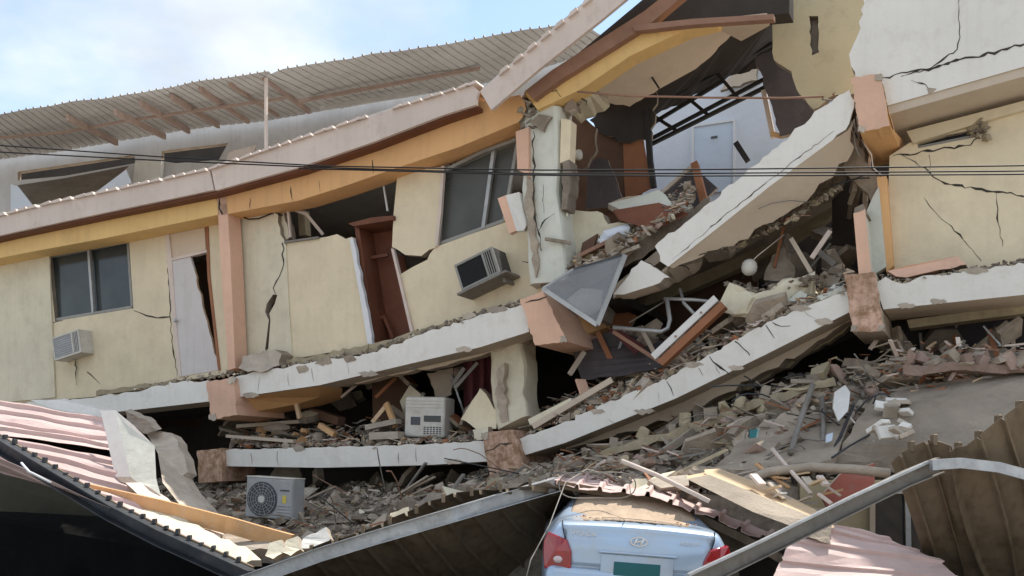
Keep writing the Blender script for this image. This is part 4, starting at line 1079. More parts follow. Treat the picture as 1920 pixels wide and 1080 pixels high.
# left, pink sheets seen from above, with dark gutter
t = thing('fallen_canopy', 'fallen pink metal canopy with dark gutter sloping down at the left', 'canopy', loc=(-4.0, 12, 0))
corrugated('roof_sheet', gl([(-140, 732), (-140, 752), (-140, 775), (-140, 800)], 15.2, 13.4), gl([(196, 786), (200, 800), (204, 826), (206, 842)], 14.6, 13.6), 4, 'roof_pink', t, rib_h=0.05, rib_w=0.1, nv=14, wav=0.06, seed=1, ragged=0.01)
corrugated('roof_sheet', gl([(-140, 800), (-140, 812), (-140, 826)], 13.3, 12.4), gl([(206, 858), (215, 880), (262, 940)], 13.4, 12.6), 3, 'roof_pink', t, rib_h=0.05, rib_w=0.1, nv=14, wav=0.05, seed=2, ragged=0.01)
corrugated('roof_sheet', gl([(-140, 826), (-140, 842), (-140, 800)], 12.4, 11.6), gl([(262, 938), (330, 990), (432, 1050)], 12.4, 10.6), 3, 'roof_pink', t, rib_h=0.04, rib_w=0.1, nv=16, wav=0.05, seed=4, ragged=0.015)
gut = [G(-140, 758, 12.2), G(-40, 812, 11.8), G(33, 856, 11.5), G(120, 908, 11.2), G(210, 962, 10.9), G(300, 1008, 10.6), G(380, 1044, 10.3), G(470, 1085, 10.0)]
bar('gutter', gut, 0.12, 0.17, 'steel_dark', t, prof=channel(0.12, 0.17, 0.012))
bar('gutter_lip', [p + Vector((0, 0.09, 0.1)) for p in gut], 0.03, 0.03, 'roof_brown', t)
for i in range(26):
    p = interp(gut, 0.14 + i * 0.033)
    mk('rib_end', *bx(p + Vector((0, 0.07, 0.115 + R.uniform(-0.01, 0.02))), (0.035, 0.08, R.uniform(0.04, 0.075)), 0.006), 'steel_dark', t)
tube('loose_strip', [G(40, 868, 11.2), G(55, 885, 11.1), G(62, 888, 11.1), G(95, 905, 11.0)], 0.014, 'white_pure', t)
# olive wall darkened and dark plates added for the shade beneath
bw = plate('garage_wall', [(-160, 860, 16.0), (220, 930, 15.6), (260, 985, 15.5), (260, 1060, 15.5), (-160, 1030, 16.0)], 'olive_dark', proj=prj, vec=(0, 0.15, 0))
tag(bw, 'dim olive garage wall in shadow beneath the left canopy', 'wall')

sh = plate('roller_shutter', [(-160, 950, 14.6), (180, 968, 13.9), (300, 1010, 13.0), (420, 1052, 12.4), (560, 1060, 12.0), (560, 1150, 12.0), (-160, 1150, 14.6)], 'black_shade', proj=prj, vec=(0, 0.06, 0))  # added black plate that makes the space under the canopy dark
tag(sh, 'black filler plate added to darken the space beneath the fallen left canopy', 'filler')
bu = plate('buried_wall', [(900, 985, 11.6), (1050, 930, 11.5), (1300, 960, 11.0), (1500, 1010, 10.2), (1540, 1060, 10.0), (1540, 1200, 10.0), (1300, 1200, 11.0), (600, 1200, 12.0), (700, 1080, 11.9)], 'dark_interior', proj=prj, vec=(0, 0.1, 0))  # added near-black plate in place of shade behind the car
tag(bu, 'dark filler plate added to darken the space under the middle canopy', 'wall')
# fallen wall pieces on the left
def slab_piece(name, pts, m, vec, label, cat='slab', group=None, side=None, j='all', amp=2.5, step=14, jm='concrete_pale', holes=()):
    o = plate(name, pts, m, proj=prj, vec=vec, j=j, amp=amp, step=step, side=side, jm=jm)
    return tag(o, label, cat, group)
slab_piece('fallen_wall_fragment', [(216, 769, 13.4), (250, 797, 13.2), (290, 836, 13.0), (293, 898, 12.7), (302, 930, 12.5), (245, 894, 12.8)], 'column_white', (-0.24, 0.10, 0.0), 'upright cream wall panel wedged at the right edge of the pink sheets', side='white', j=(3, 4), jm='concrete_pale')
slab_piece('fallen_slab', [(272, 808, 14.6), (322, 812, 14.4), (346, 856, 14.0), (352, 885, 13.8), (342, 892, 13.7), (372, 935, 13.2), (425, 985, 12.6), (395, 990, 12.4), (352, 965, 12.6), (305, 905, 13.0), (296, 850, 13.8)], 'concrete_pale', (0.05, 0.25, -0.05), 'long pale concrete slab leaning behind the upright wall panel', j=(0, 1, 2, 3, 4, 5), amp=3)
slab_piece('fallen_slab', [(56, 750, 15.4), (110, 749, 15.3), (206, 772, 14.9), (204, 786, 14.8), (150, 775, 15.0), (100, 766, 15.2)], 'white', (0, 0.2, 0.03), 'flat white slab fragment resting above the pink sheets', j=(0, 2), amp=1.5)
slab_piece('broken_slab_roll', [(234, 770, 14.7), (252, 778, 14.5), (280, 792, 14.3), (292, 808, 14.2), (276, 814, 14.2), (250, 800, 14.4), (238, 786, 14.6)], 'concrete', (0, 0.25, 0.04), 'grey broken concrete lip behind the top of the upright panel', 'rubble', amp=3, step=8)
slab_piece('fallen_slab', [(235, 905, 12.6), (265, 905, 12.7), (300, 925, 12.6), (350, 960, 12.3), (420, 1000, 11.7), (410, 1010, 11.5), (330, 965, 12.0), (262, 930, 12.4)], 'fascia', (0, 0.1, -0.08), 'pinkish plaster slab lying below the upright wall panel', amp=2)
slab_piece('plaster_sheet', [(235, 940, 12.2), (300, 950, 12.2), (400, 1000, 11.4), (470, 1032, 10.8), (490, 1050, 10.5), (430, 1055, 10.4), (360, 1020, 10.9), (300, 985, 11.4)], 'cream_pale', (0, 0.03, -0.07), 'sunlit cream plaster sheet beneath the orange timber', 'plaster', amp=3)
slab_piece('fallen_slab', [(395, 995, 12.2), (470, 990, 12.0), (510, 1010, 11.4), (505, 1030, 11.0), (450, 1030, 11.2)], 'concrete_pale', (0, 0.1, -0.12), 'grey slab fragment at the low end of the orange timber', amp=3)
t = thing('orange_timber', 'long orange painted timber lying across the fallen left canopy', 'timber', loc=tuple(G(350, 970, 11.6)))
bar('board', [G(165, 922, 12.3), G(300, 952, 12.0), G(428, 985, 11.6)], 0.06, 0.20, 'lumber', t)
b2 = bar('board', [G(425, 983, 11.56), G(490, 1002, 11.4), G(548, 1018, 11.2)], 0.055, 0.19, 'lumber', t)
for i, pts in enumerate(([(497, 1042, 10.6), (505, 1018, 10.7), (528, 1012, 10.7), (532, 1036, 10.6), (512, 1048, 10.5)], [(528, 1035, 10.6), (536, 1013, 10.7), (558, 1005, 10.7), (563, 1030, 10.6), (545, 1042, 10.5)],
                         [(565, 1028, 10.4), (568, 1010, 10.5), (612, 988, 10.5), (620, 1010, 10.4), (600, 1028, 10.35)], [(724, 985, 10.5), (732, 962, 10.6), (766, 950, 10.6), (768, 970, 10.5)], [(690, 1000, 10.6), (700, 985, 10.7), (720, 985, 10.6), (722, 1002, 10.5)])):
    slab_piece('broken_tile', pts, ['cream_pale', 'cream_pale', 'white', 'cream', 'concrete_pale'][i], (0.02, 0.10, -0.04),
               ['leftmost of two sunlit cream blocks at the foot of the orange timber', 'right hand sunlit cream block at the foot of the orange timber', 'tilted white wall fragment standing beside the middle canopy edge', 'cream wall fragment standing behind the middle canopy sheet', 'small grey fragment left of the cream one behind the canopy'][i], 'fragment', amp=1.5, step=8)

# middle canopy
t = thing('canopy_roof', 'tented brown metal canopy with galvanised beam covering the car', 'canopy', loc=tuple(G(1000, 880, 10).xy) + (0,))
corrugated('roof_sheet', gl([(470, 1082), (560, 1040), (640, 1006), (740, 972), (800, 940), (850, 926), (900, 920), (940, 914), (990, 902), (1024, 899)], 10.0, 9.4),
           gl([(560, 1190), (700, 1180), (800, 1170), (900, 1160), (980, 1130), (1030, 1080), (1050, 1020), (1062, 980), (1075, 950), (1090, 935)], 12.2, 10.6), 12, 'roof_brown', t, rib_h=-0.05, rib_w=0.07, nv=10, wav=0.08, seed=8, ragged=0.004)
bar('steel_beam', [G(440, 1098, 9.7), G(600, 1040, 9.6), G(690, 1012, 9.5), G(850, 965, 9.35), G(985, 925, 9.6), G(1045, 908, 9.9)], 0.08, 0.15, 'steel_galv', t, prof=channel(0.08, 0.14, 0.008))
corrugated('roof_sheet', gl([(1018, 899), (1080, 918), (1150, 922), (1225, 930), (1270, 948), (1330, 968), (1400, 1002), (1450, 1022)], 9.95, 9.5), gl([(1040, 893), (1100, 893), (1180, 896), (1250, 900), (1300, 915), (1360, 940), (1430, 985), (1480, 1005)], 12.0, 11.0), 10, 'roof_pink', t, rib_h=0.04, rib_w=0.12, nv=8, wav=0.06, seed=9, ragged=0.03)
bar('steel_beam', [G(1045, 908, 10.0), G(1150, 926, 10.0), G(1270, 950, 9.95), G(1400, 1012, 9.7), G(1470, 1050, 9.5)], 0.06, 0.08, 'roof_brown', t)
for i in range(9):
    p = interp(gl([(560, 1040), (640, 1006), (740, 972), (850, 926), (940, 914), (1024, 899)], 10.0, 9.4), 0.06 + i * 0.11)
    mk('rib_end', *bx(p + Vector((0, -0.03, 0.0)), (0.03, 0.08, 0.09), 0.004), 'roof_brown', t)
# bent rods and cables over the canopy
rod = tag(tube('steel_rod', [G(1165, 864, 9.6), G(1230, 890, 9.5), G(1330, 940, 9.3)], 0.022, 'fascia', n=8), 'pinkish steel rod poking up over the canopy above the car', 'rod')
loop = [G(1120 + 72 * math.cos(a), 910 + 28 * math.sin(a) + 4 * math.sin(3 * a), 9.2 + 0.5 * math.sin(a)) for a in [i * 2 * math.pi / 36 for i in range(40)]]
tag(tube('wire_coil', loop + [G(1180, 900, 9.4), G(1100, 880, 9.5), G(1060, 905, 9.1), G(1030, 985, 8.8), G(995, 1050, 8.5), G(985, 1090, 8.4)], 0.006, 'steel_grey', n=6), 'thin looped wire hanging over the canopy edge above the car', 'wire')
tb = thing('concrete_lintel', 'heavy broken grey and tan lintel lying above the car', 'lintel', loc=tuple(G(1420, 950, 9.6)))
plate('lintel_body', [(1288, 898, 9.7), (1330, 890, 9.8), (1440, 935, 9.5), (1520, 968, 9.3), (1560, 986, 9.2), (1558, 1020, 9.1), (1540, 1016, 9.1), (1480, 985, 9.2), (1412, 960, 9.3)], 'concrete_dusty', parent=tb, proj=prj, vec=(0.06, 0.32, 0.03), j=(3, 4, 5, 6), amp=4, side='lumber_pale', jm='concrete_pale')
plate('timber_face', [(1322, 888, 9.85), (1350, 886, 9.95), (1440, 918, 9.8), (1530, 962, 9.5), (1565, 988, 9.3), (1555, 992, 9.25), (1440, 934, 9.6)], 'lumber_pale', parent=tb, proj=prj, vec=(0.02, 0.14, 0.04))
slab_piece('fallen_slab', [(1215, 900, 10.3), (1240, 892, 10.4), (1290, 890, 10.3), (1292, 910, 10.0), (1240, 915, 10.0)], 'concrete_pale', (0, 0.1, -0.05), 'flat grey concrete fragment on the canopy left of the lintel')
# sunlit splinters above the lintel
rs = random.Random(5)
for i in range(26):
    x, y = rs.uniform(1390, 1560), rs.uniform(890, 965)
    if y > 880 + (x - 1330) * 0.42 + 10: continue
    a = rs.uniform(-0.5, 1.0)
    L = rs.uniform(18, 55)
    Yc = rs.uniform(9.6, 10.2)
    o = bar('splinter', [G(x, y, Yc), G(x + L * math.cos(a), y + L * math.sin(a), Yc - 0.1)], rs.uniform(0.03, 0.1), rs.uniform(0.015, 0.03), rs.choice(['lumber_pale', 'paper', 'fascia', 'concrete_pale', 'lumber']))
    tag(o, {'lumber_pale': 'pale', 'paper': 'white', 'fascia': 'pinkish', 'concrete_pale': 'grey', 'lumber': 'orange'}[o.data.materials[0].name] + ' splintered board in the sunlit heap behind the lintel', 'board', 'splintered boards behind the lintel')

# right canopy
t = thing('curled_canopy', 'curled brown metal canopy sheet on a steel beam at lower right', 'canopy', loc=tuple(G(1800, 880, 8.8).xy) + (0,))
corrugated('roof_sheet', gl([(1670, 868), (1690, 845), (1740, 822), (1775, 834), (1802, 842), (1830, 822), (1875, 785), (1960, 728), (2060, 690)], 8.9, 8.3),
           gl([(1742, 1085), (1775, 1085), (1810, 1085), (1850, 1085), (1890, 1085), (1930, 1085), (1990, 1085), (2060, 1085), (2120, 1085)], 9.9, 9.2), 8, 'roof_brown', t, rib_h=-0.055, rib_w=0.07, nv=14, wav=0.03, seed=11, sag=0.1)
for i in range(7):
    p = interp(gl([(1690, 845), (1740, 822), (1802, 842), (1875, 785), (1960, 728)], 8.88, 8.5), 0.06 + i * 0.15)
    mk('rib_end', *bx(p + Vector((0, -0.02, 0)), (0.04, 0.08, 0.10), 0.006), 'roof_brown', t)
bar('steel_beam', [G(1290, 1098, 8.3), G(1420, 1034, 8.4), G(1600, 946, 8.5), G(1700, 897, 8.55), G(1762, 872, 8.6)], 0.08, 0.14, 'steel_grey', t, prof=channel(0.08, 0.14, 0.010))
bar('beam_flange', [G(1290, 1078, 8.25), G(1420, 1018, 8.35), G(1600, 930, 8.45), G(1740, 866, 8.55)], 0.05, 0.02, 'steel_galv', t)
bar('steel_beam', [G(1745, 872, 8.5), G(1800, 868, 8.5), G(1870, 876, 8.45), G(1960, 900, 8.4), G(2060, 930, 8.3)], 0.08, 0.09, 'steel_galv', t)
sg = tag(bar('steel_strip', [G(1600, 950, 9.0), G(1655, 915, 9.0), G(1690, 892, 9.0)], 0.06, 0.03, 'alu'), 'bright metal strip leaning on the steel beam at lower right', 'strip')
t2 = thing('fallen_sheet', 'sunlit pink metal sheet at the foot of the steel beam', 'metal sheet', loc=tuple(G(1600, 1030, 9)))
corrugated('sheet', gl([(1440, 1110), (1475, 1030), (1500, 984), (1540, 980)], 8.8, 9.6), gl([(1840, 1130), (1800, 1085), (1740, 1040), (1640, 1002)], 8.6, 9.8), 5, 'roof_pink', t2, rib_h=0.03, rib_w=0.12, nv=8, wav=0.04, seed=13, ragged=0.02)
# glazed shop front left of the curled sheet
t = thing('shop_front', 'dark glazed shop front behind the steel beam', 'shop front', loc=tuple(G(1660, 1000, 10.8).xy) + (0,))
plate('wall', [(1500, 900), (1770, 900), (1770, 1120), (1500, 1120)], 'olive_wall', parent=t, d=10.6, proj=prj, vec=(0, 0.1, 0))
plate('pane', [(1640, 925), (1695, 925), (1700, 1120), (1640, 1120)], 'door_glass', parent=t, d=10.53, proj=prj, vec=(0, 0.03, 0))
plate('pane', [(1708, 925), (1745, 925), (1750, 1120), (1712, 1120)], 'door_glass', parent=t, d=10.53, proj=prj, vec=(0, 0.03, 0))
bar('door_frame', [G(1636, 920, 10.5), G(1636, 1120, 10.5)], 0.05, 0.05, 'panel_beige', t, up=NV)
bar('door_frame', [G(1702, 920, 10.5), G(1706, 1120, 10.5)], 0.05, 0.05, 'alu', t, up=NV)
bar('door_frame', [G(1560, 922, 10.5), G(1760, 922, 10.5)], 0.05, 0.04, 'alu', t)
slab_piece('red_sheet', [(1540, 930, 10.2), (1575, 890, 10.3), (1640, 868, 10.4), (1640, 905, 10.2), (1560, 968, 10.0)], 'red_panel', (0, 0.05, 0), 'faded red sheet panel behind the steel beam', 'panel', j=(0, 1))
# long dusty slab under the right end
slab_piece('fallen_slab', [(1640, 738, 11.9), (1700, 725, 11.8), (1990, 690, 11.0), (1990, 850, 10.0), (1850, 865, 10.2), (1740, 865, 10.4), (1650, 862, 10.7), (1560, 870, 10.8), (1600, 800, 11.0)], 'concrete_dusty', (0, 0.05, -0.12), 'wide dusty grey slab sloping down at the right', j=(0, 4, 5, 6, 7, 8), amp=4)
slab_piece('fallen_slab', [(1420, 800, 11.8), (1480, 770, 11.8), (1600, 790, 11.4), (1560, 860, 10.5), (1430, 880, 10.6), (1330, 880, 10.9)], 'concrete_dusty', (0, 0.05, -0.1), 'dusty grey slab under the bent rods', amp=5)
slab_piece('fallen_slab', [(1364, 800, 11.9), (1393, 786, 12.0), (1404, 812, 11.7), (1400, 825, 11.6), (1378, 838, 11.5)], 'concrete', (0, 0.08, 0.02), 'small upright concrete plate above the long rubble wall', j='all', amp=1.5)
# broken hollow block walls
def block_row(line, Y0, Y1, n, label, cat_m, lean):
    t = thing('broken_block_wall', label, 'wall', loc=tuple(G(line[0][0], line[0][1], Y0)))
    P3 = gl(line, Y0, Y1)
    P3 = [interp(P3, q / 24) for q in range(25)]
    V, Fc = sweep(P3, rect(0.2, 0.10))
    mk('block_course', roughen(V, 0.05, 4.0), Fc, cat_m, t)
    for i in range(n):
        u = (i + 0.5) / n
        p = interp(P3, u)
        if R.random() < 0.25: continue
        p = p + Vector((R.uniform(-0.05, 0.05), R.uniform(-0.08, 0.08), R.uniform(-0.03, 0.02)))
        hh = R.uniform(0.05, 0.2)
        v, f = chunk_at(Vector((0, 0, 0)), 0.2, R, flat=0.9) if R.random() < 0.4 else bx((0, 0, 0), (R.uniform(0.04, 0.12), 0.18, hh), 0.006)
        Mx = Matrix.Rotation(R.uniform(-0.4, 0.6) * lean, 3, 'Y') @ Matrix.Rotation(R.uniform(-0.5, 0.5), 3, 'Z')
        mk('block_web', [Mx @ q + p + Vector((0, 0, 0.04 + hh / 2)) for q in v], f, R.choice([cat_m, cat_m, 'concrete_dusty']), t)
block_row([(1125, 852), (1240, 822), (1330, 792), (1380, 774)], 12.9, 12.5, 15, 'toothed row of broken hollow blocks under the sloping lower slab', 'block_yellow', 0.3)
block_row([(1375, 772), (1460, 748), (1560, 715)], 12.5, 12.2, 9, 'yellowish row of broken blocks rising to the right end of the slope', 'block_yellow', 0.5)
block_row([(1690, 694), (1790, 692), (1890, 692), (1980, 690)], 11.6, 11.0, 17, 'row of leaning broken bricks under the right slab', 'brick', 1.8)
# bent rods
for i, (a, b, c, lab) in enumerate((((1524, 722, 11.6), (1500, 790, 11.2), (1482, 850, 10.8), 'tall grey pipe leaning left above the dusty slab'), ((1541, 745, 11.6), (1544, 800, 11.3), (1540, 852, 10.9), 'upright grey pipe beside the leaning one'),
                               ((1600, 760, 11.3), (1575, 820, 11.0), (1556, 856, 10.7), 'thin dark rod leaning right of the upright pipe'), ((1590, 780, 11.2), (1610, 800, 11.1), (1640, 830, 10.8), 'thin pink rod lying across the tangle'),
                               ((1448, 842, 10.6), (1480, 880, 10.2), (1520, 925, 9.8), 'straight pinkish angle bar above the sunlit boards'), ((1630, 815, 10.9), (1590, 838, 10.7), (1560, 858, 10.5), 'thin dark rod sloping toward the dusty slab'),
                               ((1418, 870, 10.4), (1450, 895, 10.2), (1480, 915, 10.0), 'orange rusty bar poking from the splintered boards'), ((1505, 822, 10.9), (1535, 826, 10.9), (1560, 824, 10.9), 'short horizontal rod between the two pipes'))):
    tag(tube('bent_rod', [G(*a), G(*b), G(*c)], [0.035, 0.03, 0.018, 0.012, 0.022, 0.012, 0.02, 0.012][i], ['steel_grey', 'steel_grey', 'steel_dark', 'fascia', 'fascia', 'steel_dark', 'lumber', 'steel_grey'][i]), lab, 'rod')
tag(tube('bent_pipe', [G(1350, 920, 10.1), G(1440, 885, 10.2), G(1520, 876, 10.2), G(1600, 880, 10.0), G(1668, 888, 9.8)], 0.05, 'concrete_dusty'), 'thick grey bent pipe above the splintered boards', 'pipe')
# broken white tiles on the dusty slab
rt = random.Random(9)
for i in range(16):
    x, y = rt.uniform(1645, 1700), rt.uniform(745, 815)
    V, Fc = bx((0, 0, 0), (rt.uniform(0.14, 0.26), rt.uniform(0.1, 0.16), 0.05), 0.006)
    Mx = Matrix.Rotation(rt.uniform(0, 3), 3, 'Z') @ Matrix.Rotation(rt.gauss(0, 0.5), 3, 'X') @ Matrix.Rotation(rt.gauss(0, 0.3), 3, 'Y')
    o = mk('broken_tile', [Mx @ v for v in V], Fc, rt.choice(['concrete_pale', 'white', 'concrete_pale']), org=(0, 0, 0))
    o.location = G(x, y, 11.3 - (y - 745) / 70 * 0.9)
    tag(o, 'pale broken block piece in the small pile on the dusty slab', 'fragment', 'pale block pieces on the dusty slab')
slab_piece('torn_sheet', [(1565, 735, 11.5), (1585, 722, 11.6), (1594, 735, 11.5), (1590, 770, 11.2), (1572, 790, 11.1), (1562, 765, 11.3)], 'paper', (0, 0.03, 0), 'torn whitish sheet hanging among the bent rods', 'sheet', amp=2)
slab_piece('blue_scrap', [(1550, 815, 10.9), (1562, 811, 10.9), (1560, 826, 10.8), (1549, 830, 10.8)], 'door_blue', (0, 0.03, 0), 'small light blue scrap between the bent rods', 'scrap', j=())
slab_piece('blue_scrap', [(1406, 806, 11.3), (1424, 804, 11.3), (1420, 820, 11.2), (1406, 822, 11.2)], 'plate_teal', (0, 0.03, 0), 'teal scrap beside the upright concrete plate', 'scrap', j=())
# boards lying on the slopes
rb_ = random.Random(21)
for i in range(30):
    x, v = rb_.uniform(1080, 1900), rb_.uniform(0.0, 0.85)
    p = bed(x, v) + Vector((0, -0.05, 0.12))
    a = rb_.uniform(-0.6, 0.9); L = rb_.uniform(0.3, 1.1)
    o = bar('loose_board', [p, p + Vector((L * math.cos(a), rb_.uniform(-0.3, 0.2), L * math.sin(a) * 0.5))], rb_.uniform(0.04, 0.14), 0.025, rb_.choice(['soffit', 'rust_wood', 'concrete_pale', 'wood_mid', 'steel_grey', 'block_yellow']))
    tag(o, {'soffit': 'beige', 'rust_wood': 'brown', 'concrete_pale': 'grey', 'wood_mid': 'red brown', 'steel_grey': 'dark grey', 'block_yellow': 'yellowish'}[o.data.materials[0].name] + ' loose board lying on the right rubble slope', 'board', 'loose boards on the right slope')
for i in range(14):
    x, v = rb_.uniform(560, 1000), rb_.uniform(0.0, 0.6)
    p = bed(x, v) + Vector((0, -0.05, 0.12))
    a = rb_.uniform(-0.2, 1.2); L = rb_.uniform(0.3, 0.9)
    o = bar('loose_board', [p, p + Vector((L * math.cos(a), rb_.uniform(-0.3, 0.2), L * math.sin(a) * 0.6))], rb_.uniform(0.03, 0.10), 0.025, rb_.choice(['soffit', 'concrete_dusty', 'steel_grey']))
    tag(o, {'soffit': 'beige', 'concrete_dusty': 'dusty', 'steel_grey': 'dark grey'}[o.data.materials[0].name] + ' loose stick in the hollow right of the condenser', 'stick', 'loose sticks right of the condenser')

# ================================================================== DEBRIS INSIDE THE MIDDLE STOREY
def fp(p): return F(p[0], p[1], p[2])
def debris(name, pts, m, vec, label, cat, j='all', amp=2.0, step=10, side=None, jm='concrete'):
    return tag(plate(name, pts, m, proj=fp, vec=vec, j=j, amp=amp, step=step, side=side, jm=jm), label, cat)
debris('fallen_wall_chunk', [(864, 786, 0.3), (880, 760, 0.35), (900, 728, 0.4), (918, 750, 0.4), (934, 782, 0.35), (930, 804, 0.25), (900, 808, 0.2)], 'cream', NV * 0.16, 'triangular cream wall chunk standing by the stained middle beam end', 'chunk', jm='concrete')
debris('fallen_wall_chunk', [(886, 806, 0.1), (915, 800, 0.12), (912, 822, 0.08), (890, 826, 0.06)], 'cream_pale', NV * 0.15, 'small cream chunk beneath the triangular one', 'chunk')
V, Fc = sweep([interp([F(962, 640, 0.75), F(965, 700, 0.7), F(966, 760, 0.6), F(975, 800, 0.5)], q / 12) for q in range(13)], SQ(0.28, 0.26), NV)
tag(mk('column_stub', roughen(V, 0.06, 2.5), Fc, 'cream_pale'), 'leaning pale column stub between the two pink beam ends', 'column')
debris('spalled_shell', [(934, 690, 0.3), (945, 680, 0.3), (944, 720, 0.3), (955, 790, 0.25), (940, 792, 0.25), (928, 740, 0.3)], 'concrete', NV * 0.2, 'broken grey edge along the left of the column stub', 'rubble', amp=3)
cpts = []
for i in range(15):
    x = 868 + i * 4.6
    cpts.append((x, 0.9 + 0.10 * math.sin(i * 1.4)))
V = [F(x, 672 - (x - 868) * 0.28, d) for x, d in cpts] + [F(x + 2, 782, d * 1.02) for x, d in cpts]
n_ = len(cpts)
tag(mk('curtain', V, [(i, i + 1, n_ + i + 1, n_ + i) for i in range(n_ - 1)], 'maroon', smooth=True), 'dark maroon curtain hanging beside the column stub', 'curtain')
debris('brown_board', [(697, 712, 1.5), (745, 702, 1.5), (772, 740, 1.5), (776, 800, 1.4), (700, 806, 1.4)], 'brown_interior', NV * 0.04, 'dark brown wardrobe panel behind the air cooler', 'panel', j=())
debris('brown_board', [(800, 700, 1.2), (850, 690, 1.2), (846, 740, 1.1), (820, 752, 1.1)], 'soffit', NV * 0.04, 'torn ceiling board above the air cooler', 'board')
for i, (a, b, w_, h_, m, lab) in enumerate((((698, 792, 0.4), (726, 758, 0.5), 0.05, 0.06, 'lumber_pale', 'pale stick leaning left of the air cooler'), ((724, 756, 0.45), (742, 800, 0.4), 0.05, 0.09, 'lumber', 'orange plank leaning left of the air cooler'),
                         ((690, 802, 0.3), (748, 790, 0.35), 0.2, 0.08, 'concrete_pale', 'flat block under the leaning sticks'), ((698, 818, 0.1), (752, 816, 0.12), 0.2, 0.11, 'concrete_pale', 'pale grey block lying left of the air cooler'),
                         ((600, 797, 0.3), (628, 815, 0.3), 0.1, 0.08, 'lumber', 'short orange plank on the lower left slab'), ((555, 752, 0.6), (562, 785, 0.6), 0.05, 0.07, 'lumber_pale', 'short pale stub hanging under the orange beam'),
                         ((640, 745, 0.9), (672, 718, 0.9), 0.03, 0.04, 'fascia', 'thin pale batten slanting in the dark opening'), ((848, 722, 0.6), (870, 690, 0.7), 0.05, 0.06, 'steel_grey', 'grey metal bar slanting left of the curtain'),
                         ((852, 728, 0.5), (895, 680, 0.7), 0.04, 0.05, 'steel_grey', 'second grey metal bar left of the curtain'), ((435, 818, 0.2), (560, 828, 0.2), 0.3, 0.05, 'soffit', 'long flat board on the left end of the lower slab'),
                         ((585, 772, 1.2), (640, 790, 1.0), 0.16, 0.14, 'brown_interior', 'brown box shape in the dark above the lower slab'), ((455, 800, 1.0), (590, 790, 1.2), 0.4, 0.06, 'soffit', 'dusty board heap in the dark above the lower slab'),
                         ((995, 792, 0.2), (1075, 752, 0.2), 0.12, 0.09, 'cream_pale', 'cream beam lying right of the column stub'), ((1000, 800, 0.1), (1148, 712, 0.2), 0.06, 0.08, 'beige', 'long beige pipe along the sloping lower slab'),
                         ((1068, 702, 0.4), (1095, 660, 0.6), 0.05, 0.06, 'soffit', 'beige stick under the pink beam'), ((1150, 622, 0.3), (1240, 680, 0.3), 0.04, 0.05, 'rust_wood', 'thin brown bar crossing below the steel tubes'),
                         ((1088, 712, 0.5), (1098, 740, 0.4), 0.16, 0.03, 'pink', 'small pink board scrap right of the column stub'), ((1090, 480, 0.25), (1160, 445, 0.35), 0.16, 0.05, 'rust_wood', 'brown roof board right of the pale cracked column'),
                         ((1096, 498, 0.2), (1180, 458, 0.3), 0.10, 0.06, 'beige', 'beige board right of the pale cracked column'), ((1080, 505, 0.2), (1200, 462, 0.25), 0.08, 0.05, 'concrete_pale', 'grey strip lying toward the white slab'))):
    tag(bar('loose_piece', [F(*a), F(*b)], w_, h_, m), lab, 'board')
debris('red_board', [(1083, 500, 0.35), (1092, 455, 0.4), (1120, 438, 0.5), (1108, 480, 0.4), (1098, 502, 0.35)], 'brown_interior', NV * 0.05, 'dark red brown board standing right of the pale cracked column', 'board', j=())
for i in range(4):
    o = debris('paper_stack', [(1122 + i * 3, 452 - i * 5, 0.3), (1170 + i * 2, 436 - i * 4, 0.45), (1178 + i, 441 - i * 4, 0.4), (1130 + i * 3, 460 - i * 5, 0.25)], 'white_wall_blue', (0, 0, 0.03), ['lowest', 'second', 'third', 'topmost'][i] + ' white board of the stack left of the white slab', 'board', j=())
    o['group'] = 'white boards left of the slab'
debris('bluish_board', [(1140, 458, 0.2), (1178, 440, 0.3), (1180, 455, 0.25), (1150, 475, 0.18)], 'door_blue', NV * 0.04, 'pale bluish panel under the stack of white boards', 'panel', j=())
# hanging window sash
t = thing('loose_window', 'loose aluminium window sash with smoky glass hanging over the pink beam end', 'window', loc=tuple(F(1100, 560, -0.3)))
A_, B_, C_, D_ = F(1018, 541, -0.35), F(1120, 609, -0.45), F(1172, 478, -0.1), F(1075, 505, -0.05)
for a, b in ((A_, B_), (B_, C_)):
    bar('sash_rail', [a, b], 0.035, 0.06, 'alu', t)
bar('sash_rail', [A_, D_], 0.03, 0.04, 'alu', t); bar('sash_rail', [D_, C_], 0.03, 0.03, 'steel_dark', t)
mk('pane', [A_, B_, C_, D_, A_ + NV * .006, B_ + NV * .006, C_ + NV * .006, D_ + NV * .006], [(0, 1, 2, 3), (7, 6, 5, 4), (0, 1, 5, 4), (1, 2, 6, 5), (2, 3, 7, 6), (3, 0, 4, 7)], 'loose_glass', t)
debris('pale_scrap', [(1062, 562, -0.1), (1090, 540, 0.0), (1130, 545, 0.0), (1125, 578, -0.2), (1100, 592, -0.25)], 'concrete_pale', NV * 0.05, 'pale plaster scrap behind the smoky glass', 'scrap')
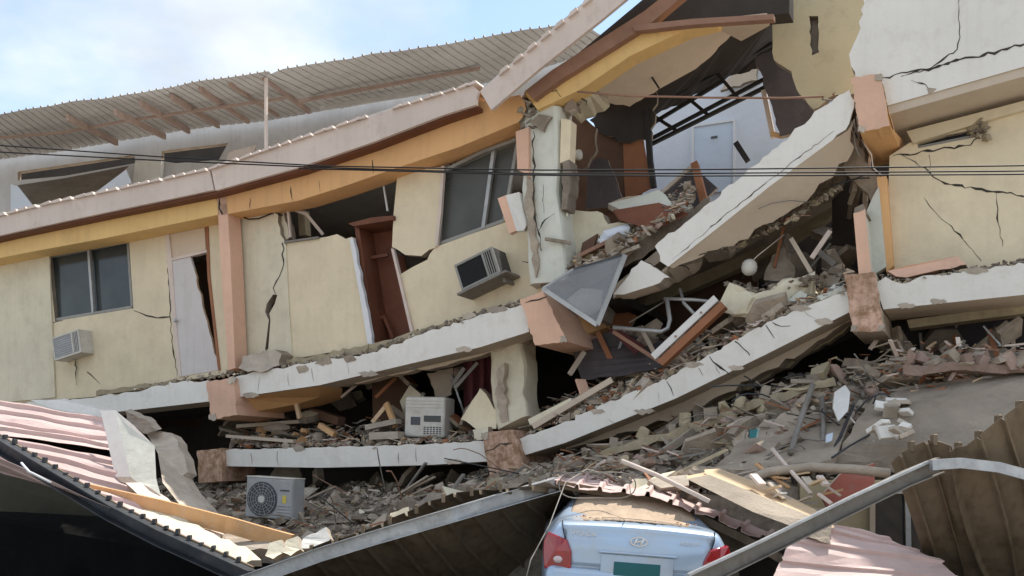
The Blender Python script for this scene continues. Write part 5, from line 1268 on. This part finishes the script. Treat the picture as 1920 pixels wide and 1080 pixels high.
# steel tube frame
t = thing('tube_frame', 'bent steel furniture tubes hanging in the dark gap', 'frame', loc=tuple(F(1240, 620, 0.4)))
tube('tube', [F(1150, 614, 0.2), F(1240, 622, 0.2), F(1252, 616, 0.2), F(1256, 600, 0.3), F(1250, 560, 0.4)], 0.03, 'alu', t, n=10)
tube('tube', [F(1245, 560, 0.4), F(1300, 562, 0.4), F(1355, 568, 0.5)], 0.024, 'alu', t, n=10)
tube('tube', [F(1275, 542, 0.5), F(1282, 568, 0.4), F(1316, 604, 0.35)], 0.024, 'alu', t, n=10)
tube('wire', [F(1180, 605, 0.3), F(1230, 575, 0.4), F(1260, 556, 0.5)], 0.01, 'steel_grey', t)
t = thing('door_plank', 'thick plank with white face and brown edge propped in the gap', 'plank', loc=tuple(F(1300, 630, 0.0)))
a, b = F(1240, 682, -0.02), F(1358, 572, 0.05)
bar('board', [a, b], 0.10, 0.16, 'wood_mid', t, up=NV)
bar('white_face', [a + Vector((-0.105, -0.02, 0.085)), b + Vector((-0.105, -0.02, 0.085))], 0.09, 0.075, 'paper', t, up=NV)
for u in (0.35, 0.75):
    p = a.lerp(b, u) + Vector((-0.11, -0.07, 0.085))
    v_, f_ = lathe([(0.014, 0), (0.014, -0.012)], 10)
    mk('bolt', [q + p for q in v_], f_, 'rust_wood', t)
debris('dark_sheet', [(1075, 660, 0.9), (1140, 622, 1.0), (1260, 640, 0.9), (1240, 690, 0.5), (1160, 706, 0.5), (1090, 712, 0.7)], 'charcoal_sheet', NV * 0.03, 'charcoal sheet crumpled below the steel tubes', 'sheet', j='all', jm='charcoal_sheet')
debris('maroon_sheet', [(1140, 618, 0.7), (1160, 616, 0.7), (1210, 650, 0.6), (1190, 664, 0.6)], 'maroon', NV * 0.03, 'maroon cloth scrap below the steel tubes', 'cloth', j=())
# hanging globe lamp
t = thing('globe_lamp', 'white round lamp dangling under the sloping white slab', 'lamp', loc=tuple(F(1405, 502, 0.5)))
gv, gf = lathe([(0.02, 0.115), (0.06, 0.10), (0.095, 0.06), (0.105, 0.0), (0.095, -0.05), (0.06, -0.09), (0.02, -0.105)], 20, 'Z')
mk('globe', [v + F(1405, 502, 0.5) for v in gv], gf, 'plastic_white', t, smooth=True)
tube('cord', [F(1405, 495, 0.5), F(1420, 480, 0.6), F(1470, 440, 0.9)], 0.008, 'fascia', t)
tube('cord', [F(1400, 510, 0.5), F(1390, 525, 0.5)], 0.006, 'cable_black', t)
# toppled column on the sloping slab
V, Fc = sweep([interp([F(1368, 562, 0.35), F(1385, 568, 0.35), F(1420, 575, 0.35), F(1470, 560, 0.4), F(1525, 540, 0.6)], q / 14) for q in range(15)], SQ(0.14, 0.17))
tag(mk('toppled_column', roughen(V, 0.12, 2.8), Fc, 'cream_pale', smooth=False), 'toppled cream column piece lying on the upper end of the sloping slab', 'column')
scatter('rubble', 'crushed concrete on the toppled cream column', 160, lambda r: (lambda x: F(x, r.uniform(-8, 8) + 548 - abs(x - 1420) * 0.22, r.uniform(0.25, 0.55)))(r.uniform(1362, 1545)), 0.03, 0.13, ['concrete', 'concrete_pale', 'concrete_dusty'], [3, 2, 2], 51)
debris('concrete_shard', [(1432, 525, 0.9), (1448, 478, 1.1), (1470, 462, 1.2), (1490, 500, 1.1), (1486, 530, 0.9)], 'concrete', NV * 0.2, 'tall grey shard standing in the dark behind the toppled column', 'chunk', amp=3)
debris('concrete_shard', [(1535, 535, 0.6), (1562, 500, 0.8), (1580, 492, 0.8), (1574, 525, 0.6), (1560, 545, 0.5)], 'concrete_dusty', NV * 0.2, 'grey shard beside the stained right beam end', 'chunk', amp=3)
debris('pale_lump', [(1478, 562, 0.2), (1500, 545, 0.25), (1514, 552, 0.25), (1508, 568, 0.2), (1488, 574, 0.15)], 'column_white', NV * 0.2, 'whitish lump in front of the toppled column', 'chunk', amp=2)
# pink strip lying on the right slab and fallen pink corner piece
debris('pink_coping', [(1664, 508, 0.1), (1700, 498, 0.1), (1796, 481, 0.15), (1812, 496, 0.1), (1760, 506, 0.05), (1700, 520, 0.05), (1680, 518, 0.05)], 'pink', NV * 0.25, 'fallen pink coping piece lying on the right slab', 'coping', j=(1, 3, 5), amp=2)
t = thing('hanging_corner_piece', 'pink and white corner fragment hanging left of the pale cracked column', 'fragment', loc=tuple(F(960, 430, -0.1)))
plate('pink_face', [(933, 372), (948, 366), (968, 432), (955, 438)], 'pink', parent=t, d=-0.12, th=0.1, j=(0,), amp=2)
plate('white_face', [(948, 366, -0.12), (973, 360, 0.05), (988, 422, 0.05), (982, 432, 0.0), (968, 433, -0.12)], 'white', parent=t, vec=NV * 0.1, j=(0, 2), amp=2)
debris('broken_roof_lump', [(447, 690, -0.05), (455, 668, 0.0), (515, 655, 0.05), (528, 664, 0.05), (524, 685, 0.0), (490, 698, -0.08), (465, 697, -0.08)], 'concrete_pale', NV * 0.3, 'brownish grey broken lump on the upper slab beside the pink pier', 'rubble', amp=3, side='soffit')

# ================================================================== CAR UNDER THE CANOPY
CARY = 9.0
cM = Matrix.Translation(Vector((1.085, CARY, -0.02))) @ Matrix.Rotation(math.radians(-2.0), 4, 'Z') @ Matrix.Rotation(math.radians(4.2), 4, 'Y')
car = thing('parked_car', 'light blue sedan half buried under the fallen canopy, seen from behind', 'car', M=cM)
# stations: y, bottom z, lower half width, shoulder z, shoulder half width, top z, top half width, crown
ST = [(-0.02, 0.42, 0.60, 0.70, 0.70, 0.82, 0.60, 0.01),
      (0.02, 0.32, 0.74, 0.76, 0.80, 0.97, 0.70, 0.015),
      (0.07, 0.28, 0.80, 0.84, 0.845, 1.035, 0.735, 0.02),
      (0.16, 0.25, 0.83, 0.88, 0.855, 1.050, 0.745, 0.025),
      (0.40, 0.22, 0.85, 0.90, 0.86, 1.060, 0.74, 0.03),
      (0.58, 0.22, 0.85, 0.91, 0.86, 1.075, 0.725, 0.03),
      (0.80, 0.20, 0.85, 0.92, 0.86, 1.17, 0.655, 0.03),
      (1.25, 0.20, 0.85, 0.93, 0.86, 1.29, 0.575, 0.03),
      (1.50, 0.20, 0.85, 0.93, 0.86, 1.29, 0.56, 0.03),
      (2.4, 0.20, 0.85, 0.93, 0.86, 1.27, 0.56, 0.03),
      (2.9, 0.20, 0.85, 0.92, 0.86, 1.20, 0.60, 0.03),
      (3.4, 0.22, 0.85, 0.90, 0.85, 0.98, 0.72, 0.03),
      (4.1, 0.24, 0.82, 0.78, 0.80, 0.84, 0.62, 0.02),
      (4.32, 0.32, 0.66, 0.62, 0.66, 0.68, 0.5, 0.01)]
V, Fc = [], []
def ring(s):
    y, zb, wl, zs, ws, zt, wt, cr_ = s
    half = [(0, zb), (wl * 0.7, zb), (wl * 0.96, zb + 0.06), (wl, zb + 0.18), ((wl + ws) / 2 * 1.01, (zb + zs) / 2 + 0.05), (ws, zs - 0.05), (ws * 0.985, zs + 0.02),
            ((ws * 0.55 + wt * 0.45), zs + (zt - zs) * 0.4), (wt * 1.02, zt - (zt - zs) * 0.14), (wt * 0.96, zt), (wt * 0.6, zt + cr_ * 0.7), (0, zt + cr_)]
    r = [(x, z) for x, z in half] + [(-x, z) for x, z in reversed(half[1:-1])]
    return [Vector((x, y, z)) for x, z in r]
rings = [ring(s) for s in ST]
k = len(rings[0])
for r_ in rings: V += r_
for i in range(len(rings) - 1):
    for q in range(k):
        a, b = i * k + q, i * k + (q + 1) % k
        Fc.append((a, b, b + k, a + k))
Fc.append(tuple(range(k))); Fc.append(tuple(range((len(rings) - 1) * k, len(rings) * k)))
body = mk('body', V, Fc, 'car_paint', car, smooth=True)
sm = body.modifiers.new('smooth', 'SUBSURF'); sm.levels = 2; sm.render_levels = 2
# rear window and dust lying on it and on the boot lid
def carquad(name, rows, m, parent, thick=0.006, nx=14, seed=0, rag=0.0):
    """rows of (y, z, half width, crown)"""
    V, Fc = [], []
    rr = random.Random(seed)
    for ir, (y, z, hw, c) in enumerate(rows):
        for i in range(nx + 1):
            u = -1 + 2 * i / nx
            jy = rr.uniform(-rag, rag) if ir in (0, len(rows) - 1) else 0
            V.append(Vector((u * hw, y + jy, z + c * (1 - u * u) - (0.02 * u ** 4))))
    for r_ in range(len(rows) - 1):
        for i in range(nx):
            a = r_ * (nx + 1) + i
            Fc.append((a, a + 1, a + 2 + nx, a + 1 + nx))
    o = mk(name, V, Fc, m, parent, smooth=True)
    md = o.modifiers.new('t', 'SOLIDIFY'); md.thickness = thick; md.offset = 1
    return o
rwn = carquad('rear_window', [(0.60, 1.088, 0.63, 0.028), (0.80, 1.190, 0.59, 0.030), (1.00, 1.258, 0.555, 0.030), (1.22, 1.318, 0.52, 0.030)], 'car_glass', car)
carquad('dust_layer', [(0.20, 1.056, 0.66, 0.030), (0.45, 1.074, 0.665, 0.03), (0.58, 1.093, 0.64, 0.03), (0.80, 1.199, 0.585, 0.03), (1.02, 1.275, 0.545, 0.03), (1.16, 1.312, 0.52, 0.03)], 'car_dust', car, 0.004, 40, 3, 0.05)
scatter('debris_grit', '', 170, lambda r: Vector((r.uniform(-0.6, 0.6), 0.30 + r.random() ** 2 * 0.45, 1.085 + 0.0)) , 0.008, 0.035, ['car_dust', 'wood_dark', 'concrete_pale', 'rust_wood'], [2, 3, 1, 2], 61, parent=car)
# boot lid panel with its lip and number plate recess
def lid_pt(u, z):
    # rear surface of the car, following the body rings
    y = 0.0 if z < 0.80 else (z - 0.80) ** 2 * 1.1
    return Vector((u, y - 0.035 + 0.06 * u * u, z))
V, Fc = [], []
NXL, NZL = 24, 10
for iz in range(NZL + 1):
    z = 0.66 + 0.355 * iz / NZL
    hw = 0.60 + 0.09 * iz / NZL
    for i in range(NXL + 1):
        u = (-1 + 2 * i / NXL)
        p = lid_pt(u * hw, z)
        t_ = iz / NZL
        p.y += -0.016 * math.exp(-((t_ - 0.98) / 0.09) ** 2) + 0.014 * math.exp(-((t_ - 0.80) / 0.12) ** 2)   # lip and hollow beneath it
        p.z += 0.022 * (1 - u * u) * t_
        V.append(p)
for iz in range(NZL):
    for i in range(NXL):
        a = iz * (NXL + 1) + i
        Fc.append((a, a + 1, a + 2 + NXL, a + 1 + NXL))
lid = mk('boot_lid', V, Fc, 'car_paint', car, smooth=True)
md = lid.modifiers.new('t', 'SOLIDIFY'); md.thickness = 0.02; md.offset = 0
mk('plate_recess', *bx((0, -0.044, 0.70), (0.66, 0.012, 0.17), 0.004), 'car_paint', lid)
mk('number_plate', *bx((0, -0.056, 0.655), (0.42, 0.012, 0.13), 0.004), 'plate_teal', lid)
mk('chrome_strip', *bx((0, -0.056, 0.800), (0.72, 0.03, 0.022), 0.008), 'car_paint', lid)
# panel gaps
for s_ in (-1, 1):
    mk('panel_gap', *sweep([Vector((s_ * 0.615, -0.030, 0.70)), Vector((s_ * 0.65, -0.022, 0.84)), Vector((s_ * 0.69, 0.02, 0.97)), Vector((s_ * 0.70, 0.10, 1.045))], rect(0.010, 0.012), Vector((0, -1, 0))), 'rubber', car)
# tail lamps
for s_ in (-1, 1):
    out = [(0.60, 0.62), (0.605, 0.78), (0.655, 0.885), (0.75, 0.915), (0.835, 0.935), (0.862, 0.86), (0.862, 0.74), (0.84, 0.60)]
    ys = [-0.045, -0.045, -0.03, 0.005, 0.07, 0.09, 0.07, 0.02]
    inner = Vector((s_ * 0.75, -0.03, 0.78))
    V = [Vector((s_ * x, y, z)) for (x, z), y in zip(out, ys)] + [inner] + [Vector((s_ * x * 0.97, y + 0.06, z)) for (x, z), y in zip(out, ys)]
    n8 = 8
    Fc = [(i, (i + 1) % n8, n8) for i in range(n8)] + [(i, (i + 1) % n8, n8 + 1 + (i + 1) % n8, n8 + 1 + i) for i in range(n8)]
    tl = mk('tail_light', V, Fc, 'tail_red', car)
    sb = tl.modifiers.new('s', 'BEVEL'); sb.width = 0.012; sb.segments = 2
    gv, gf = lathe([(0.05, 0.0), (0.045, -0.02), (0.02, -0.03)], 16)
    mk('reversing_lens', [Vector((v.x * 0.9, v.y, v.z * 0.7)) + Vector((s_ * 0.72, -0.03, 0.70)) for v in gv], gf, 'tail_clear', tl, smooth=True)
# emblem: flattened ring with a slanted letter
em = []
rp = [Vector((0.075 * math.cos(a), -0.052, 0.915 + 0.040 * math.sin(a))) for a in [i * 2 * math.pi / 32 for i in range(33)]]
em.append(sweep(rp, rect(0.011, 0.012), Vector((0, -1, 0)), cap=False))
for x0 in (-0.030, 0.030):
    em.append(sweep([Vector((x0 - 0.012, -0.052, 0.888)), Vector((x0, -0.055, 0.915)), Vector((x0 + 0.012, -0.052, 0.942))], rect(0.012, 0.012), Vector((0, -1, 0))))
em.append(sweep([Vector((-0.034, -0.053, 0.910)), Vector((0, -0.056, 0.918)), Vector((0.034, -0.053, 0.920))], rect(0.012, 0.011), Vector((0, -1, 0))))
mk('emblem', *join(em), 'chrome', lid)
def lettering(txt, size, x, z, y, slant=0.0):
    cu = bpy.data.curves.new('lettering', 'FONT'); cu.body = txt; cu.size = size; cu.extrude = 0.003; cu.align_x = 'CENTER'; cu.shear = slant
    tmp = bpy.data.objects.new('lettering_source', cu)
    COL.objects.link(tmp)
    bpy.context.view_layer.update()
    me = bpy.data.meshes.new_from_object(tmp.evaluated_get(bpy.context.evaluated_depsgraph_get()))
    bpy.data.objects.remove(tmp)
    V = [Vector((v.co.x + x, y - v.co.z, v.co.y + z)) for v in me.vertices]
    Fc = [tuple(p.vertices) for p in me.polygons]
    return mk('lettering', V, Fc, 'chrome', lid)
lettering('HYUNDAI', 0.052, -0.50, 0.935, -0.030)
lettering('ACCENT', 0.044, 0.46, 0.915, -0.034, 0.3)
# bumper and wheels
mk('bumper', *bx((0, 0.06, 0.50), (1.66, 0.26, 0.30), 0.09, 4), 'car_paint', car, smooth=True)
for sx in (-1, 1):
    for yy in (0.95, 3.5):
        wv, wf = lathe([(0.20, 0.0), (0.30, 0.0), (0.31, 0.03), (0.31, 0.16), (0.30, 0.19), (0.20, 0.19)], 28)
        Rz = Matrix.Rotation(math.radians(90), 3, 'Z')
        wh = mk('wheel', [Rz @ v + Vector((sx * 0.76 + 0.095, yy, 0.30)) for v in wv], wf, 'rubber', car)
        rv, rf = lathe([(0.02, -0.01), (0.18, -0.005), (0.205, 0.03), (0.205, 0.17)], 24)
        mk('rim', [Rz @ v + Vector((sx * 0.76 + 0.1, yy, 0.30)) for v in rv], rf, 'alu', wh)
for s_ in (-1, 1):
    carside = [Vector((s_ * 0.80, 1.0, 1.0)), Vector((s_ * 0.66, 1.25, 1.24)), Vector((s_ * 0.64, 2.4, 1.26)), Vector((s_ * 0.80, 2.9, 1.0))]
    V = carside + [v + Vector((s_ * 0.02, 0, 0.005)) for v in carside]
    mk('side_window', V, [(0, 1, 2, 3), (7, 6, 5, 4), (0, 1, 5, 4), (1, 2, 6, 5), (2, 3, 7, 6), (3, 0, 4, 7)], 'car_glass', car)

# ================================================================== LARGER BROKEN PIECES, BARS AND SCRAPS
def shard(rnd, size, th):
    n = rnd.randint(4, 7)
    a0 = rnd.uniform(0, 6)
    pts = [(size * rnd.uniform(0.35, 0.65) * math.cos(a0 + i * 6.283 / n) * 1.3, size * rnd.uniform(0.35, 0.6) * math.sin(a0 + i * 6.283 / n)) for i in range(n)]
    V = [Vector((x, y, 0)) for x, y in pts] + [Vector((x + rnd.uniform(-.02, .02), y + rnd.uniform(-.02, .02), -th)) for x, y in pts]
    Fc = [tuple(range(n)), tuple(range(2 * n - 1, n - 1, -1))] + [(i, (i + 1) % n, n + (i + 1) % n, n + i) for i in range(n)]
    mi = [0, 1] + [1] * n
    return V, Fc, mi
rq = random.Random(303)
PAINT = {'cream_pale': 'cream', 'white': 'white', 'concrete_pale': 'pale grey', 'concrete_dusty': 'dusty grey', 'soffit': 'beige', 'pink': 'pink', 'wood_mid': 'brown', 'column_white': 'whitish', 'cream': 'yellowish cream'}
def shards(n, fn, smin, smax, mats, where, group, tilt=0.6):
    for i in range(n):
        V, Fc, mi = shard(rq, rq.uniform(smin, smax), rq.uniform(0.04, 0.12))
        Mx = Matrix.Rotation(rq.uniform(0, 6), 3, 'Z') @ Matrix.Rotation(rq.gauss(0, tilt), 3, 'X') @ Matrix.Rotation(rq.gauss(0, tilt), 3, 'Y')
        m = rq.choice(mats)
        o = mk('broken_slab_piece', [Mx @ v for v in V], Fc, [m, 'concrete'], None, mi, org=(0, 0, 0))
        o.location = fn(rq)
        tag(o, PAINT[m] + ' broken slab piece ' + where, 'slab piece', group)
shards(16, bed_pt(420, 1000, 0.0, 0.9, 0.15), 0.3, 0.6, ['concrete_pale', 'concrete_dusty', 'cream_pale'], 'under the lower left slab', 'slab pieces under the lower left slab')
shards(30, bed_pt(1050, 1480, -0.1, 0.95, 0.15), 0.25, 0.6, ['concrete_pale', 'concrete_dusty', 'concrete_dusty', 'soffit', 'cream_pale'], 'on the slope above the canopy', 'slab pieces on the slope')
shards(24, bed_pt(1480, 1950, -0.1, 0.7, 0.15), 0.2, 0.5, ['concrete_pale', 'concrete_dusty', 'concrete_dusty', 'soffit', 'pink'], 'on the slope under the right slab', 'slab pieces under the right slab')
shards(16, lambda r: F(r.uniform(440, 900), r.uniform(770, 822), r.uniform(0.5, 2.5)), 0.25, 0.6, ['concrete_pale', 'soffit', 'wood_mid', 'cream_pale'], 'in the dark storey', 'slab pieces in the dark storey')
shards(16, edge_pt([(1010, 800), (1235, 705), (1344, 645), (1446, 590), (1585, 540)], 45, 0.15, 1.2), 0.25, 0.55, ['concrete_pale', 'concrete_dusty', 'cream_pale', 'soffit'], 'lying along the sloping lower slab', 'slab pieces along the sloping slab')
shards(12, edge_pt([(1080, 500), (1150, 470), (1230, 425), (1290, 385)], 40, 0.2, 1.0), 0.2, 0.45, ['concrete_pale', 'column_white', 'soffit', 'wood_mid'], 'beside the pale cracked column', 'slab pieces by the pale cracked column')
shards(12, lambda r: F(r.uniform(1430, 1600), r.uniform(430, 540), r.uniform(1.2, 2.6)), 0.3, 0.6, ['concrete_dusty', 'concrete_pale', 'soffit'], 'behind the toppled column', 'slab pieces behind the toppled column', 0.9)
shards(14, lambda r: F(r.uniform(560, 930), r.uniform(690, 760), r.uniform(0.9, 2.6)), 0.25, 0.6, ['soffit', 'wood_mid', 'concrete_dusty', 'cream_pale'], 'hanging under the upper left slab', 'pieces hanging under the upper left slab', 1.0)
shards(14, lambda r: F(r.uniform(1640, 1900), r.uniform(615, 680), r.uniform(0.6, 1.7)), 0.2, 0.5, ['soffit', 'concrete_dusty', 'concrete_pale', 'pink'], 'in the dark under the right slab', 'pieces in the dark under the right slab', 0.9)
shards(12, lambda r: F(r.uniform(1090, 1240), r.uniform(590, 680), r.uniform(0.9, 2.0)), 0.25, 0.5, ['soffit', 'wood_mid', 'concrete_dusty'], 'in the gap behind the steel tubes', 'pieces behind the steel tubes', 1.0)
shards(10, lambda r: F(r.uniform(450, 900), r.uniform(885, 925), r.uniform(0.3, 2.0)), 0.25, 0.5, ['soffit', 'concrete_dusty', 'concrete_pale'], 'wedged beneath the lower left slab edge', 'pieces beneath the lower left slab', 0.9)
rl = random.Random(88)
for i in range(26):
    x, y = rl.choice(((rl.uniform(460, 900), rl.uniform(700, 740)), (rl.uniform(1080, 1330), rl.uniform(600, 650)), (rl.uniform(1650, 1900), rl.uniform(600, 640)), (rl.uniform(1440, 1600), rl.uniform(420, 480))))
    dd_ = rl.uniform(0.6, 1.8)
    o = bar('hanging_strip', [F(x, y, dd_), F(x + rl.uniform(-45, 45), y + rl.uniform(25, 80), dd_ - 0.1)], rl.uniform(0.02, 0.08), rl.uniform(0.015, 0.03), rl.choice(['soffit', 'fascia', 'steel_grey', 'wood_mid', 'alu']), up=NV)
    tag(o, {'soffit': 'beige', 'fascia': 'pinkish', 'steel_grey': 'grey', 'wood_mid': 'brown', 'alu': 'silvery'}[o.data.materials[0].name] + ' torn strip hanging in the dark between floors', 'strip', 'torn strips between floors')
# reinforcing bars
def rebars(n, fn, where, group, L0=0.3, L1=1.0):
    for i in range(n):
        p = fn(rq); a = rq.uniform(-0.6, 3.6); L = rq.uniform(L0, L1)
        dv = Vector((math.cos(a), rq.uniform(-0.5, 0.1), abs(math.sin(a)) * 0.7))
        bend = Vector((rq.uniform(-.3, .3), rq.uniform(-.2, .1), rq.uniform(-.35, .1))) * L
        path = [p, p + dv * L * 0.5, p + dv * L * 0.85 + bend * 0.4, p + dv * L + bend]
        o = tube('bent_rebar', [interp(path, k / 8) for k in range(9)], rq.uniform(0.006, 0.011), rq.choice(['rust_wood', 'steel_dark', 'steel_grey']), n=5)
        tag(o, 'thin bent reinforcing bar ' + where, 'rebar', group)
rebars(14, edge_pt([(1240, 500), (1330, 485), (1420, 445), (1560, 350)], 10, 0.3, 1.2), 'hanging under the sloping white slab', 'bars under the white slab', 0.2, 0.6)
rebars(26, bed_pt(1350, 1680, 0.0, 0.8, 0.15), 'sticking out of the tangle at right', 'bars in the right tangle')
rebars(14, bed_pt(560, 1020, 0.0, 0.7, 0.15), 'behind the middle canopy', 'bars behind the middle canopy')
rebars(12, edge_pt([(1360, 560), (1440, 570), (1580, 530)], 20, 0.2, 0.8), 'around the toppled column', 'bars around the toppled column', 0.2, 0.6)
rebars(8, edge_pt([(1575, 215), (1600, 180), (1612, 300)], 10, 0.2, 0.7), 'beside the upper pink beam end', 'bars at the upper joint', 0.2, 0.5)
rebars(8, edge_pt([(1020, 530), (1080, 500), (1150, 470)], 15, 0.1, 0.6), 'sticking out beside the pale cracked column', 'bars beside the pale cracked column', 0.2, 0.6)
# spalled patches along the slab edges
for (x, y, w_) in ((470, 742, 16), (690, 702, 20), (870, 656, 16), (930, 580, 22), (880, 592, 14), (560, 842, 12), (850, 866, 18), (1120, 772, 14), (1300, 684, 20), (1210, 772, 22), (1380, 690, 16), (1500, 578, 22), (1545, 604, 18), (1700, 574, 18), (1830, 508, 24), (1760, 566, 16)):
    P_('spalled_patch', [(x - w_, y - 3), (x - w_ * 0.3, y - 6), (x + w_ * 0.6, y - 5), (x + w_, y), (x + w_ * 0.3, y + 4), (x - w_ * 0.5, y + 5)], 'concrete_pale', d=-0.008, th=0.012, j='all', amp=2.5, step=5)

# look-alikes that are few enough to be counted off are told apart by their place
sets = {}
for o in COL.objects:
    if o.parent is None and o.get('group') and o.get('label'):
        sets.setdefault((o['group'], o['label']), []).append(o)
ORD = ['leftmost', 'second from left', 'third from left', 'fourth from left', 'fifth from left', 'sixth from left']
for (g_, l_), os_ in sets.items():
    if 2 <= len(os_) <= 6:
        os_.sort(key=lambda o: o.location.x / max(1.0, o.location.y))
        for k_, o in enumerate(os_):
            o['label'] = l_ + ', ' + ORD[k_]

# splintered sticks and thin scraps too many to pick apart
def sticks(label, n, fn, seed, L0=0.08, L1=0.5):
    rn = random.Random(seed)
    ml = ['soffit', 'wood_mid', 'rust_wood', 'lumber_pale', 'steel_grey', 'concrete_pale', 'fascia']
    V, Fc, mi = [], [], []
    for i in range(n):
        p = fn(rn); L = L0 * (L1 / L0) ** rn.random()
        a = rn.uniform(0, 6.28)
        dv = Vector((math.cos(a), math.sin(a) * 0.6, rn.uniform(-0.35, 0.6)))
        v, f = sweep([p - dv * L / 2, p + dv * L / 2], rect(rn.uniform(0.008, 0.05), rn.uniform(0.006, 0.02)))
        o = len(V); V += v; Fc += [[q + o for q in g] for g in f]
        mi += [rn.randrange(len(ml))] * len(f)
    ob = mk('splinters', V, Fc, ml, None, mi)
    tag(ob, label, 'debris', None, 'stuff')
sticks('splintered wood and scraps strewn over the right slope', 520, bed_pt(1040, 1900, -0.2, 0.95, 0.22), 71)
sticks('splintered wood and scraps below the left slabs', 200, bed_pt(400, 1010, -0.1, 0.9, 0.18), 72, 0.06, 0.4)
sticks('thin scraps in the rubble along the sloping lower slab', 260, edge_pt([(990, 812), (1235, 706), (1446, 590), (1585, 540)], 45, 0.08, 1.3), 73, 0.06, 0.45)
sticks('thin scraps in the heap on the lower left slab', 160, edge_pt([(430, 832), (900, 822)], 45, 0.1, 1.6), 74, 0.06, 0.45)
sticks('thin scraps between the pale cracked column and the white slab', 130, edge_pt([(1020, 528), (1150, 465), (1230, 420), (1300, 378)], 45, 0.15, 0.9), 75, 0.06, 0.4)
sticks('thin scraps under the right slab', 160, lambda r: F(r.uniform(1650, 1950), r.uniform(640, 712), r.uniform(-0.2, 1.2)), 76, 0.06, 0.4)
